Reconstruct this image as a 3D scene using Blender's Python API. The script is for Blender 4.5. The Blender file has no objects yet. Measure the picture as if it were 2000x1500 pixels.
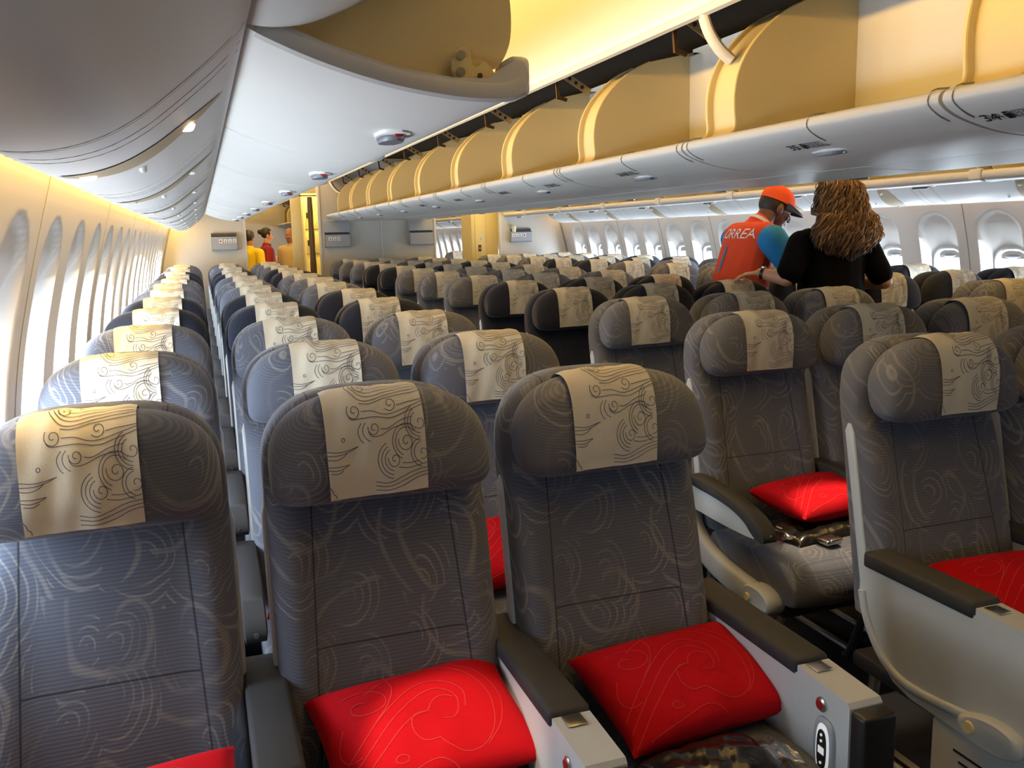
import bpy, bmesh, math, random
from mathutils import Vector, Matrix
random.seed(7)
S = bpy.context.scene
COL = S.collection
PI = math.pi

# ------------------------------------------------------------------ helpers
def lin(c):
    return tuple(((v/12.92) if v <= .04045 else ((v+.055)/1.055)**2.4) for v in c)

def rgb(r, g, b):
    return lin((r/255, g/255, b/255)) + (1.0,)

def new_mat(name, col, rough=.5, metal=0.0, bump=0.0, bscale=200, spec=.5, emit=None, estr=0, coat=0):
    m = bpy.data.materials.new(name); m.use_nodes = True
    nt = m.node_tree; b = nt.nodes['Principled BSDF']
    b.inputs['Base Color'].default_value = col
    b.inputs['Roughness'].default_value = rough
    b.inputs['Metallic'].default_value = metal
    b.inputs['Specular IOR Level'].default_value = spec
    b.inputs['Coat Weight'].default_value = coat
    if emit:
        b.inputs['Emission Color'].default_value = emit
        b.inputs['Emission Strength'].default_value = estr
    tc = nt.nodes.new('ShaderNodeTexCoord')
    nz = nt.nodes.new('ShaderNodeTexNoise'); nz.inputs['Scale'].default_value = bscale
    nt.links.new(tc.outputs['Object'], nz.inputs['Vector'])
    # gentle tone variation so that no surface is perfectly flat
    mix = nt.nodes.new('ShaderNodeMix'); mix.data_type = 'RGBA'; mix.blend_type = 'MULTIPLY'
    mix.inputs['Factor'].default_value = .10
    mix.inputs['A'].default_value = col
    nt.links.new(nz.outputs['Color'], mix.inputs['B'])
    nt.links.new(mix.outputs['Result'], b.inputs['Base Color'])
    if bump:
        bp = nt.nodes.new('ShaderNodeBump'); bp.inputs['Strength'].default_value = bump
        bp.inputs['Distance'].default_value = .002
        nt.links.new(nz.outputs['Fac'], bp.inputs['Height'])
        nt.links.new(bp.outputs['Normal'], b.inputs['Normal'])
    return m

def link(name, me, mats=None, parent=None):
    o = bpy.data.objects.new(name, me); COL.objects.link(o)
    if mats:
        for m in (mats if isinstance(mats, (list, tuple)) else [mats]):
            me.materials.append(m)
    if parent: o.parent = parent
    return o

def mesh(name, bm, mats=None, parent=None, smooth=True, angle=40, weld=0):
    if weld: bmesh.ops.remove_doubles(bm, verts=bm.verts, dist=weld)
    bmesh.ops.recalc_face_normals(bm, faces=bm.faces)
    if smooth:
        ca = math.cos(math.radians(angle))
        for f in bm.faces: f.smooth = True
        for e in bm.edges:
            if len(e.link_faces) == 2:
                e.smooth = e.link_faces[0].normal.dot(e.link_faces[1].normal) > ca
            else: e.smooth = False
    me = bpy.data.meshes.new(name); bm.to_mesh(me); bm.free()
    return link(name, me, mats, parent)

def tag(o, label, cat, group=None):
    o['label'] = label; o['category'] = cat
    if group: o['group'] = group
    return o

def empty(name, loc=(0, 0, 0), rz=0):
    o = bpy.data.objects.new(name, None); COL.objects.link(o)
    o.location = loc; o.rotation_euler = (0, 0, rz); o.empty_display_size = .05
    return o

def struct(o):
    o['kind'] = 'structure'; return o

def copy_tree(o, parent=None):
    c = o.copy(); COL.objects.link(c); c.parent = parent
    for ch in o.children: copy_tree(ch, c)
    return c

def loft(bm, rings, cap=True, closed=True, mi=0):
    """rings: list of equally long point lists"""
    vs = [[bm.verts.new(p) for p in r] for r in rings]
    n = len(rings[0]); fs = []
    for a, b in zip(vs, vs[1:]):
        for i in range(n if closed else n-1):
            j = (i+1) % n
            try: fs.append(bm.faces.new((a[i], a[j], b[j], b[i])))
            except ValueError: pass
    if cap and closed:
        for r in (vs[0], vs[-1]):
            try: fs.append(bm.faces.new(r))
            except ValueError: pass
    for f in fs: f.material_index = mi
    return vs

def box(bm, x0, x1, y0, y1, z0, z1, bev=0.0, seg=2, mi=0):
    vs = [bm.verts.new((x, y, z)) for x in (x0, x1) for y in (y0, y1) for z in (z0, z1)]
    q = ((0,1,3,2),(4,6,7,5),(0,4,5,1),(2,3,7,6),(0,2,6,4),(1,5,7,3))
    fs = [bm.faces.new([vs[i] for i in f]) for f in q]
    for f in fs: f.material_index = mi
    if bev:
        es = list({e for f in fs for e in f.edges})
        r = bmesh.ops.bevel(bm, geom=es, offset=bev, segments=seg, affect='EDGES', profile=.5)
        for f in r['faces']: f.material_index = mi
    return vs

def prism(bm, pts, axis, a0, a1, mi=0, ny=1):
    """closed 2D polygon extruded along an axis. axis 'y': pts=(x,z); axis 'x': pts=(y,z); axis 'z': pts=(x,y)"""
    def P(p, a):
        return (p[0], a, p[1]) if axis == 'y' else (a, p[0], p[1]) if axis == 'x' else (p[0], p[1], a)
    return loft(bm, [[P(p, a0+(a1-a0)*k/ny) for p in pts] for k in range(ny+1)], mi=mi)

def tube(bm, pts, rad, n=10, mi=0, cap=True):
    """swept round tube along 3D points; rad number or list"""
    pts = [Vector(p) for p in pts]
    rings = []; up = None
    for i, p in enumerate(pts):
        t = (pts[min(i+1, len(pts)-1)] - pts[max(i-1, 0)]).normalized()
        if up is None:
            up = Vector((0, 0, 1)) if abs(t.z) < .9 else Vector((1, 0, 0))
        s = t.cross(up)
        if s.length < 1e-6: s = t.cross(Vector((0, 1, 0)))
        s.normalize(); up = s.cross(t).normalized()
        r = rad[i] if isinstance(rad, list) else rad
        rx, ry = r if isinstance(r, tuple) else (r, r)
        rings.append([p + s*rx*math.cos(2*PI*k/n) + up*ry*math.sin(2*PI*k/n) for k in range(n)])
    loft(bm, rings, cap=cap, mi=mi)

def sellipse(n, a, b, e):
    out = []
    for k in range(n):
        t = 2*PI*k/n; c, s = math.cos(t), math.sin(t)
        out.append((a*math.copysign(abs(c)**(2/e), c), b*math.copysign(abs(s)**(2/e), s)))
    return out

def smooth_poly(pts, it=2, closed=False):
    for _ in range(it):
        q = []
        n = len(pts)
        rng = range(n) if closed else range(n-1)
        if not closed: q.append(pts[0])
        for i in rng:
            a, b = pts[i], pts[(i+1) % n]
            q.append(tuple(.75*x+.25*y for x, y in zip(a, b)))
            q.append(tuple(.25*x+.75*y for x, y in zip(a, b)))
        if not closed: q.append(pts[-1])
        pts = q
    return pts

def offset_line(pts, d):
    out = []
    for i, p in enumerate(pts):
        a = pts[max(i-1, 0)]; b = pts[min(i+1, len(pts)-1)]
        tx, tz = b[0]-a[0], b[1]-a[1]; L = math.hypot(tx, tz) or 1
        out.append((p[0]-tz/L*d, p[1]+tx/L*d))
    return out

def sheet(bm, pts, y0, y1, th, ny=1, mi=0):
    prism(bm, list(pts)+offset_line(pts, th)[::-1], 'y', y0, y1, mi=mi, ny=ny)

def ribbons(bm, strokes, place, w, mi=1, lift=0.0012):
    """thin printed lines: 2D strokes mapped by place(u,v,lift)->3D"""
    for st in strokes:
        if len(st) < 2: continue
        L = offset_line(st, w/2); R = offset_line(st, -w/2)
        a = [bm.verts.new(place(p[0], p[1], lift)) for p in L]
        b = [bm.verts.new(place(p[0], p[1], lift)) for p in R]
        for i in range(len(a)-1):
            f = bm.faces.new((a[i], a[i+1], b[i+1], b[i])); f.material_index = mi

def spiral(cx, cy, r0, r1, a0, turns, n=26, sx=1, sy=1):
    return [(cx+sx*(r0+(r1-r0)*i/n)*math.cos(a0+turns*2*PI*i/n), cy+sy*(r0+(r1-r0)*i/n)*math.sin(a0+turns*2*PI*i/n)) for i in range(n+1)]

def bez(*p, n=18):
    p = list(p)
    return smooth_poly(p, 3)

def to_mesh_from_mod(o):
    dg = bpy.context.evaluated_depsgraph_get(); dg.update()
    me = bpy.data.meshes.new_from_object(o.evaluated_get(dg))
    return me

# ------------------------------------------------------------------ calibrated camera (metres; y runs aft, x to starboard side of the picture, z up)
FL, YAW, PITCH, ROLL, CZ = 1721.69, .3338, -.1702, -.0251, 1.4456
def cam_axes():
    cy, sy = math.cos(YAW), math.sin(YAW)
    f = Vector((sy*math.cos(PITCH), cy*math.cos(PITCH), math.sin(PITCH)))
    r = Vector((cy, -sy, 0)); u = r.cross(f)
    c, s = math.cos(ROLL), math.sin(ROLL)
    return c*r+s*u, -s*r+c*u, f
cr, cu, cf = cam_axes()
cd = bpy.data.cameras.new('camera'); cam = bpy.data.objects.new('camera', cd); COL.objects.link(cam)
cd.sensor_width = 36; cd.lens = 36*FL/2000; cd.clip_start = .02; cd.clip_end = 200
M = Matrix((cr, cu, -cf)).transposed().to_4x4(); M.translation = Vector((0, 0, CZ))
cam.matrix_world = M
S.camera = cam
S.view_settings.view_transform = 'Standard'; S.view_settings.look = 'None'
S.view_settings.gamma = 1; S.view_settings.exposure = 0.0
S.view_settings.use_curve_mapping = False

# ------------------------------------------------------------------ materials
def nd(nt, t, **kw):
    n = nt.nodes.new(t)
    for k, v in kw.items(): setattr(n, k, v)
    return n

def fabric(name, base, light, seams=False, strength=.5):
    """woven seat cloth with feathery swirl strokes and fine ribs"""
    m = bpy.data.materials.new(name); m.use_nodes = True
    nt = m.node_tree; L = nt.links; b = nt.nodes['Principled BSDF']
    b.inputs['Roughness'].default_value = .95; b.inputs['Specular IOR Level'].default_value = .15
    b.inputs['Sheen Weight'].default_value = .12
    tc = nd(nt, 'ShaderNodeTexCoord'); oi = nd(nt, 'ShaderNodeObjectInfo')
    sep = nd(nt, 'ShaderNodeSeparateXYZ'); L.new(tc.outputs['Object'], sep.inputs[0])
    def math_(op, a, bb=None, c=None):
        n = nd(nt, 'ShaderNodeMath', operation=op)
        for i, v in enumerate((a, bb, c)):
            if v is None: continue
            if isinstance(v, (int, float)): n.inputs[i].default_value = v
            else: L.new(v, n.inputs[i])
        return n.outputs[0]
    # unroll the cloth: height and depth both run along v
    v = math_('ADD', sep.outputs['Z'], math_('MULTIPLY', sep.outputs['Y'], -.8))
    r1 = math_('MULTIPLY', oi.outputs['Random'], 3.7); r2 = math_('MULTIPLY', oi.outputs['Random'], 9.1)
    comb = nd(nt, 'ShaderNodeCombineXYZ')
    L.new(math_('ADD', sep.outputs['X'], r1), comb.inputs[0]); L.new(math_('ADD', v, r2), comb.inputs[1])
    nz = nd(nt, 'ShaderNodeTexNoise'); nz.inputs['Scale'].default_value = 7; nz.inputs['Detail'].default_value = 1
    L.new(comb.outputs[0], nz.inputs['Vector'])
    vm = nd(nt, 'ShaderNodeVectorMath', operation='MULTIPLY_ADD')
    L.new(nz.outputs['Color'], vm.inputs[0]); vm.inputs[1].default_value = (.07, .07, 0); L.new(comb.outputs[0], vm.inputs[2])
    def swirl(scale, rings, arms, seedoff):
        of = nd(nt, 'ShaderNodeVectorMath', operation='ADD'); L.new(vm.outputs[0], of.inputs[0]); of.inputs[1].default_value = (seedoff, seedoff*.6, 0)
        vo = nd(nt, 'ShaderNodeTexVoronoi', voronoi_dimensions='2D'); vo.inputs['Scale'].default_value = scale
        vo.inputs['Randomness'].default_value = .85
        L.new(of.outputs[0], vo.inputs['Vector'])
        sb = nd(nt, 'ShaderNodeVectorMath', operation='SUBTRACT'); L.new(of.outputs[0], sb.inputs[0]); L.new(vo.outputs['Position'], sb.inputs[1])
        sx = nd(nt, 'ShaderNodeSeparateXYZ'); L.new(sb.outputs[0], sx.inputs[0])
        ang = math_('ARCTAN2', sx.outputs['Y'], sx.outputs['X'])
        ln = nd(nt, 'ShaderNodeVectorMath', operation='LENGTH'); L.new(sb.outputs[0], ln.inputs[0])
        ph = math_('ADD', math_('MULTIPLY', ln.outputs['Value'], rings), math_('MULTIPLY', ang, arms))
        si = math_('SINE', ph)
        # strokes only on part of each turn
        sel = math_('SINE', math_('ADD', ang, math_('MULTIPLY', ln.outputs['Value'], 38)))
        mr = nd(nt, 'ShaderNodeMapRange'); mr.inputs['From Min'].default_value = .55; mr.inputs['From Max'].default_value = .95
        L.new(si, mr.inputs['Value'])
        m2 = nd(nt, 'ShaderNodeMapRange'); m2.inputs['From Min'].default_value = -.1; m2.inputs['From Max'].default_value = .5
        L.new(sel, m2.inputs['Value'])
        return math_('MULTIPLY', mr.outputs[0], m2.outputs[0])
    s1 = swirl(9.0, 430, 1, 0); s2 = swirl(5.2, 150, 2, 5.3)
    s2 = math_('MULTIPLY', s2, .8)
    mx = math_('MAXIMUM', s1, s2)
    nz2 = nd(nt, 'ShaderNodeTexNoise'); nz2.inputs['Scale'].default_value = 9; L.new(comb.outputs[0], nz2.inputs['Vector'])
    m3 = nd(nt, 'ShaderNodeMapRange'); m3.inputs['From Min'].default_value = .30; m3.inputs['From Max'].default_value = .56
    L.new(nz2.outputs['Fac'], m3.inputs['Value'])
    fac = math_('MULTIPLY', math_('MULTIPLY', mx, m3.outputs[0]), strength)
    mix = nd(nt, 'ShaderNodeMix', data_type='RGBA'); L.new(fac, mix.inputs['Factor'])
    mix.inputs['A'].default_value = base; mix.inputs['B'].default_value = light
    # ribs
    rib = math_('SINE', math_('MULTIPLY', v, 2*PI/.0055))
    ribf = math_('MULTIPLY_ADD', rib, .13, .87)
    col = nd(nt, 'ShaderNodeMix', data_type='RGBA', blend_type='MULTIPLY'); col.inputs['Factor'].default_value = 1
    L.new(mix.outputs['Result'], col.inputs['A'])
    rc = nd(nt, 'ShaderNodeCombineColor')
    f = ribf
    if seams:
        ax = math_('ABSOLUTE', sep.outputs['X'])
        lx = math_('ADD', math_('MULTIPLY', math_('SUBTRACT', sep.outputs['Z'], .75), -.05), .145)
        d1 = math_('ABSOLUTE', math_('SUBTRACT', ax, lx))
        d2 = math_('ADD', math_('ABSOLUTE', math_('SUBTRACT', sep.outputs['Z'], .665)), math_('MULTIPLY', math_('GREATER_THAN', ax, lx), 1))
        d = math_('MINIMUM', d1, d2)
        mr = nd(nt, 'ShaderNodeMapRange'); mr.inputs['From Min'].default_value = .0008; mr.inputs['From Max'].default_value = .0026
        mr.inputs['To Min'].default_value = .35; L.new(d, mr.inputs['Value'])
        f = math_('MULTIPLY', ribf, mr.outputs[0])
    for i in range(3): L.new(f, rc.inputs[i])
    L.new(rc.outputs[0], col.inputs['B']); L.new(col.outputs['Result'], b.inputs['Base Color'])
    bp = nd(nt, 'ShaderNodeBump'); bp.inputs['Strength'].default_value = .35; bp.inputs['Distance'].default_value = .0012
    L.new(f, bp.inputs['Height']); L.new(bp.outputs['Normal'], b.inputs['Normal'])
    return m

MT = {}
GREY, GLIGHT = rgb(90, 95, 109), rgb(150, 148, 146)
NAVY, NLIGHT = rgb(33, 37, 50), rgb(48, 52, 66)
MT['grey'] = fabric('grey_seat_cloth', GREY, GLIGHT)
MT['grey_back'] = fabric('grey_backrest_cloth', GREY, GLIGHT, True)
MT['navy'] = fabric('navy_seat_cloth', NAVY, NLIGHT, False, .35)
MT['navy_back'] = fabric('navy_backrest_cloth', NAVY, NLIGHT, True, .35)
MT['linen'] = new_mat('headrest_linen', rgb(216, 209, 190), .95, bump=.25, bscale=500, spec=.1)
MT['ink'] = new_mat('motif_ink', rgb(84, 84, 100), .9, spec=.1)
MT['shell'] = new_mat('pale_grey_plastic', rgb(196, 200, 200), .45, bump=.05, bscale=900)
MT['pad'] = new_mat('charcoal_armrest_rubber', rgb(46, 48, 53), .7, spec=.3, bump=.1, bscale=900)
MT['black'] = new_mat('black_plastic', rgb(20, 20, 22), .45)
MT['steel'] = new_mat('brushed_steel', rgb(200, 196, 188), .28, 1.0, bump=.05)
MT['red'] = new_mat('red_pillow_cotton', rgb(184, 12, 26), .9, bump=.2, bscale=420, spec=.15)
MT['redline'] = new_mat('pillow_print', rgb(200, 52, 54), .9)
MT['foil'] = new_mat('blanket_wrap_film', rgb(22, 21, 20), .24, bump=.35, bscale=26, coat=.15)
MT['panel'] = new_mat('white_cabin_panel', rgb(226, 226, 226), .42, bump=.05, bscale=1200)
MT['wall'] = new_mat('sidewall_panel', rgb(226, 222, 217), .5, bump=.05, bscale=900)
MT['bin'] = new_mat('overhead_bin_plastic', rgb(208, 207, 204), .48, bump=.04, bscale=1200)
MT['binin'] = new_mat('amber_tinted_bin_interior', rgb(212, 196, 150), .55)  # yellow of the amber cabin light is partly put into this colour
MT['latch'] = new_mat('slate_latch_plastic', rgb(96, 100, 112), .4)
MT['redmark'] = new_mat('red_latch_flag', rgb(150, 20, 24), .5)
MT['void'] = new_mat('painted_void_shade', rgb(10, 10, 10), .9)
MT['brown'] = new_mat('bronze_bracket', rgb(70, 54, 40), .5, .6)
MT['bulk'] = new_mat('bulkhead_laminate', rgb(196, 194, 188), .5, bump=.04, bscale=700)
MT['pocket'] = new_mat('pocket_plastic', rgb(158, 164, 172), .5)
MT['slot'] = new_mat('painted_slot_shadow', rgb(70, 72, 76), .7)
MT['sticker'] = new_mat('white_sticker', rgb(236, 236, 230), .6)
MT['carpet'] = new_mat('charcoal_carpet', rgb(44, 44, 48), 1, bump=.6, bscale=380, spec=.05)
MT['curtain'] = new_mat('taupe_curtain', rgb(92, 78, 58), .95, bump=.2, bscale=300)
MT['cream'] = new_mat('cream_galley_laminate', rgb(226, 208, 150), .5)
MT['glass'] = None
MT['lamp'] = new_mat('reading_lamp_lens', rgb(255, 220, 170), .3, emit=(1, .72, .42, 1), estr=14)
MT['lampoff'] = new_mat('unlit_lamp_lens', rgb(230, 228, 220), .15)
MT['psu'] = new_mat('service_unit_recess', rgb(176, 160, 132), .5)  # panel beige browned to carry the reading lights' warm tone
MT['glow'] = new_mat('lit_switch_ring', rgb(220, 225, 230), .3, emit=(1, 1, 1, 1), estr=.55)
MT['skin_dark'] = new_mat('dark_brown_skin', rgb(92, 58, 44), .5, bump=.1)
MT['skin_fair'] = new_mat('fair_skin', rgb(206, 152, 122), .5, bump=.1)
MT['skin_tan'] = new_mat('tan_skin', rgb(150, 100, 68), .5)
MT['orange'] = new_mat('orange_jersey', rgb(226, 72, 28), .85, bump=.15, bscale=300)
MT['capo'] = new_mat('orange_cap_cloth', rgb(240, 84, 24), .8)
MT['blue'] = new_mat('blue_sleeve', rgb(20, 118, 176), .85, bump=.15, bscale=300)
MT['tee'] = new_mat('black_tee', rgb(11, 11, 12), .95, bump=.2, bscale=200, spec=.08)
MT['denim'] = new_mat('dark_trousers', rgb(34, 36, 46), .9)
MT['hairb'] = new_mat('curly_brown_hair', rgb(74, 50, 32), .6)
MT['hairg'] = new_mat('golden_brown_hair', rgb(128, 92, 52), .5)
MT['hairk'] = new_mat('black_hair', rgb(24, 20, 18), .6)
MT['yellow'] = new_mat('yellow_polo', rgb(234, 190, 20), .85)
MT['maroon'] = new_mat('crimson_uniform', rgb(136, 22, 34), .8)
MT['khaki'] = new_mat('khaki_shirt', rgb(190, 164, 116), .85)
MT['white'] = new_mat('white_print', rgb(240, 238, 232), .8)
MT['bprint'] = new_mat('blue_print', rgb(66, 122, 164), .8)
MT['eye'] = new_mat('eye_white', rgb(232, 228, 220), .3)
MT['cup'] = new_mat('cream_paper_cup', rgb(238, 230, 196), .7)
MT['seamline'] = new_mat('panel_joint', rgb(142, 138, 130), .8)

gm = bpy.data.materials.new('window_pane_acrylic'); gm.use_nodes = True
nt = gm.node_tree; nt.nodes.clear()
o_ = nd(nt, 'ShaderNodeOutputMaterial'); t_ = nd(nt, 'ShaderNodeBsdfTransparent'); g_ = nd(nt, 'ShaderNodeBsdfGlossy'); g_.inputs['Roughness'].default_value = .05
mx_ = nd(nt, 'ShaderNodeMixShader'); mx_.inputs[0].default_value = .06
nt.links.new(t_.outputs[0], mx_.inputs[1]); nt.links.new(g_.outputs[0], mx_.inputs[2]); nt.links.new(mx_.outputs[0], o_.inputs[0])
MT['glass'] = gm
pm = bpy.data.materials.new('clear_wrap_film'); pm.use_nodes = True
nt = pm.node_tree; nt.nodes.clear()
o_ = nd(nt, 'ShaderNodeOutputMaterial'); t_ = nd(nt, 'ShaderNodeBsdfTransparent'); g_ = nd(nt, 'ShaderNodeBsdfGlossy'); g_.inputs['Roughness'].default_value = .12
mx_ = nd(nt, 'ShaderNodeMixShader'); mx_.inputs[0].default_value = .35
nt.links.new(t_.outputs[0], mx_.inputs[1]); nt.links.new(g_.outputs[0], mx_.inputs[2]); nt.links.new(mx_.outputs[0], o_.inputs[0])
MT['film'] = pm
ORD = ['first', 'second', 'third', 'fourth', 'fifth', 'sixth', 'seventh', 'eighth', 'ninth', 'tenth', 'eleventh', 'twelfth', 'thirteenth', 'fourteenth', 'fifteenth', 'sixteenth', 'seventeenth', 'eighteenth', 'nineteenth', 'twentieth',
       'twenty-first', 'twenty-second', 'twenty-third', 'twenty-fourth', 'twenty-fifth', 'twenty-sixth', 'twenty-seventh', 'twenty-eighth', 'twenty-ninth', 'thirtieth', 'thirty-first', 'thirty-second', 'thirty-third', 'thirty-fourth', 'thirty-fifth']
# ------------------------------------------------------------------ cabin shell
XC = 2.291                      # cabin centre line
YB = 11.9                       # rear bulkhead
YF = -2.4                       # front end of the cabin
YE = 20.0                       # rear wall of the aft cabin
def mx(x): return 2*XC - x      # mirror to the other side
WALLP = [(0, -.36), (.4, -.475), (.8, -.495), (1.09, -.467), (1.3, -.42), (1.6, -.335), (1.74, -.29)]
def wall_x(z):
    for (a, p), (b, q) in zip(WALLP, WALLP[1:]):
        if z <= b: 
            t = (z-a)/(b-a)
            return p+(q-p)*t
    return WALLP[-1][1]
def wall_xs(z):                 # smoothed
    return sum(wall_x(max(0, z+d)) for d in (-.12, -.06, 0, .06, .12))/5

def recess_sdf(y, z, yc):
    """arched window bay: straight sides, round top"""
    hw = .172
    dx = abs(y-yc)-hw
    zt = 1.36
    if z <= zt: return max(dx, .70-z)
    ex, ez = (y-yc)/hw, (z-zt)/.145
    return (math.hypot(ex, ez)-1)*.145
def hole_sdf(y, z, yc):
    hx, hz, r = .128, .185, .105
    qx, qz = abs(y-yc)-(hx-r), abs(z-1.065)-(hz-r)
    return math.hypot(max(qx, 0), max(qz, 0))+min(max(qx, qz), 0)-r
def surf_x(y, z, wins):
    d = 1e9
    for w in wins:
        if abs(w-y) < .3: d = min(d, recess_sdf(y, z, w))
    t = min(1, max(0, -d/.018)); t = t*t*(3-2*t)
    h = 1e9
    for w in wins:
        if abs(w-y) < .3: h = min(h, hole_sdf(y, z, w))
    c = max(0, 1-max(0, h)/.19)**1.25
    return wall_xs(z)-(.020+.085*c)*t

def side_wall(name, sgn, y0, y1, wins):
    bm = bmesh.new()
    ny = int((y1-y0)/.0175); zs = [i*.07 for i in range(10)]+[.70+i*.0165 for i in range(52)]+[1.58, 1.63, 1.68, 1.74]
    ys = [y0+(y1-y0)*i/ny for i in range(ny+1)]
    X = (lambda x: x) if sgn < 0 else mx
    grid = [[bm.verts.new((X(surf_x(y, z, wins)), y, z)) for z in zs] for y in ys]
    for i in range(ny):
        yc = (ys[i]+ys[i+1])/2
        near = [w for w in wins if abs(w-yc) < .3]
        for j in range(len(zs)-1):
            zc = (zs[j]+zs[j+1])/2
            if any(hole_sdf(yc, zc, w) < .004 for w in near): continue
            bm.faces.new((grid[i][j], grid[i+1][j], grid[i+1][j+1], grid[i][j+1]))
    return struct(mesh(name, bm, MT['wall'], angle=60))

WL = [2.21-.54*5+.54*k for k in range(23)]          # left windows
WL = [w for w in WL if YF+.3 < w < YB-.25]
WR = [9.295+.533*k for k in range(-22, 20)]
WR = [w for w in WR if YF+.3 < w < YE-.3]
WRf = [w for w in WR if abs(w-YB-.6) > .75]
side_wall('wall_left', -1, YF, YB, WL)
side_wall('wall_right', 1, YF, YE, WRf)

def contour(off, n=40):
    hx, hz, r = .128+off, .185+off, .105+off
    pts = []
    for k in range(n):
        t = 2*PI*k/n; c, s = math.cos(t), math.sin(t)
        pts.append(((hx-r)*(1 if c > 0 else -1)+r*c if abs(c) > 1e-9 else 0, (hz-r)*(1 if s > 0 else -1)+r*s))
    return pts
wcount = 0
def window(sgn, yc, proto, shut=False):
    """frame bezel, pane and drawn-up shade in one sculpted window bay"""
    global wcount
    wcount += 1
    nm = 'window_%d' % wcount
    if proto.get((sgn, shut)) is not None:
        src, sy = proto[(sgn, shut)]
        o = copy_tree(src); o.name = nm; o.location.y = yc-sy
        return o
    X = (lambda x: x) if sgn < 0 else mx
    def P(y, z, dep): return (X(wall_xs(z)-.105+dep), yc+y, z)
    bm = bmesh.new()
    rings = []
    for off, dep in ((.024, .006), (.022, .019), (.014, .021), (.004, .010), (-.004, -.004), (-.008, -.012)):
        rings.append([P(y, 1.065+z, dep) for y, z in contour(off)])
    loft(bm, rings, cap=False)
    o = struct(mesh(nm, bm, MT['panel'], angle=70))
    bm = bmesh.new()
    bm.faces.new([bm.verts.new(P(y, 1.065+z, -.006)) for y, z in contour(-.004)])
    mesh('window_pane', bm, MT['glass'], o)
    bm = bmesh.new()                                   # rolled-up shade with its lip handle
    c = [(y, 1.065+z) for y, z in contour(-.006)]
    zlow = .905 if shut else 1.205
    top = [p for p in c if p[1] > zlow]
    pts = c if shut else sorted(top)+[(max(top)[0], 1.19), (min(top)[0], 1.19)]
    loft(bm, [[P(y, z, .002) for y, z in pts], [P(y, z, .007) for y, z in pts]])
    sh = mesh('window_shade', bm, MT['wall'], o)
    bm = bmesh.new()
    tube(bm, [P(-.062+.124*i/8, (.93 if shut else 1.205), .012) for i in range(9)], [(.004+.012*math.sin(PI*i/8), .002+.010*math.sin(PI*i/8)) for i in range(9)], 8)
    mesh('shade_handle', bm, MT['pocket'], sh)
    proto[(sgn, shut)] = (o, yc)
    return o
PW = {}
SHUT = {-1: 1.45, 1: 3.6}
for w in WL: window(-1, w, PW, .1 < w < SHUT[-1])
for w in WRf: window(1, w, PW, .1 < w < SHUT[1])  # unseen windows behind the camera stay open to carry added fill

# joints between wall panels
trim_n = 0
def trim(bm, mats, **kw):
    global trim_n
    trim_n += 1
    return struct(mesh('trim_%d' % trim_n, bm, mats, **kw))
def seam(sgn, y):
    X = (lambda x: x) if sgn < 0 else mx
    bm = bmesh.new()
    zs = [.1+i*.06 for i in range(26)]+[1.64, 1.7]
    loft(bm, [[(X(wall_xs(z)+d), y+e, z) for d, e in ((-.01, -.0035), (.0012, -.0035), (.0012, .0035), (-.01, .0035))] for z in zs])
    trim(bm, MT['seamline'])
yy = WL[0]-.27
k = 0
for i, w in enumerate(WL):
    if (i-6) % 3 == 0: seam(-1, w-.27)
for i, w in enumerate(WR):
    if round((w-9.295)/.533) % 2 == 0 and w < YB: seam(1, w-.2665)

# floor
bm = bmesh.new(); box(bm, -.6, mx(-.6), YF, YE, -.06, 0)
struct(mesh('floor', bm, MT['carpet'], smooth=False))
# seat tracks in the floor by the near right aisle
for x in (1.36, 1.70):
    bm = bmesh.new(); box(bm, x-.012, x+.012, YF+.1, YB-.1, 0, .006)
    trim(bm, MT['steel'], smooth=False)

# ceiling: two aisle vaults between side bins and centre bins, centre void above the centre bins
CEIL = smooth_poly([(1.665, 2.150), (1.655, 2.20), (1.55, 2.27), (1.30, 2.345), (1.05, 2.37), (.80, 2.36), (.55, 2.30), (.36, 2.20), (.28, 2.10), (.24, 2.0)], 2)
for sg, nm in ((-1, 'ceiling'), (1, 'ceiling.001')):
    pts = CEIL if sg < 0 else [(mx(x), z) for x, z in CEIL][::-1]
    bm = bmesh.new(); sheet(bm, pts, YF, YE, -.012)
    struct(mesh(nm, bm, MT['panel'], angle=50))
    # edge strip along the gap
    bm = bmesh.new()
    e = [(1.668, 2.146), (1.648, 2.150), (1.642, 2.168), (1.652, 2.178), (1.672, 2.17)]
    prism(bm, [(x if sg < 0 else mx(x), z) for x, z in e], 'y', YF, YE)
    trim(bm, MT['bin'])
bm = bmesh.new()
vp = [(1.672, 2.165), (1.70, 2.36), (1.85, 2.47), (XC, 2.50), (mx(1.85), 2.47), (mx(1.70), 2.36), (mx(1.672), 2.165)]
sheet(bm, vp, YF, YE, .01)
struct(mesh('ceiling.002', bm, MT['void'], smooth=False))  # black sheet stands in for the shade of the hollow space
# front end wall
bm = bmesh.new(); box(bm, -.7, mx(-.7), YF-.05, YF, 0, 2.6)
struct(mesh('wall_front', bm, MT['curtain'], smooth=False))

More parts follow.
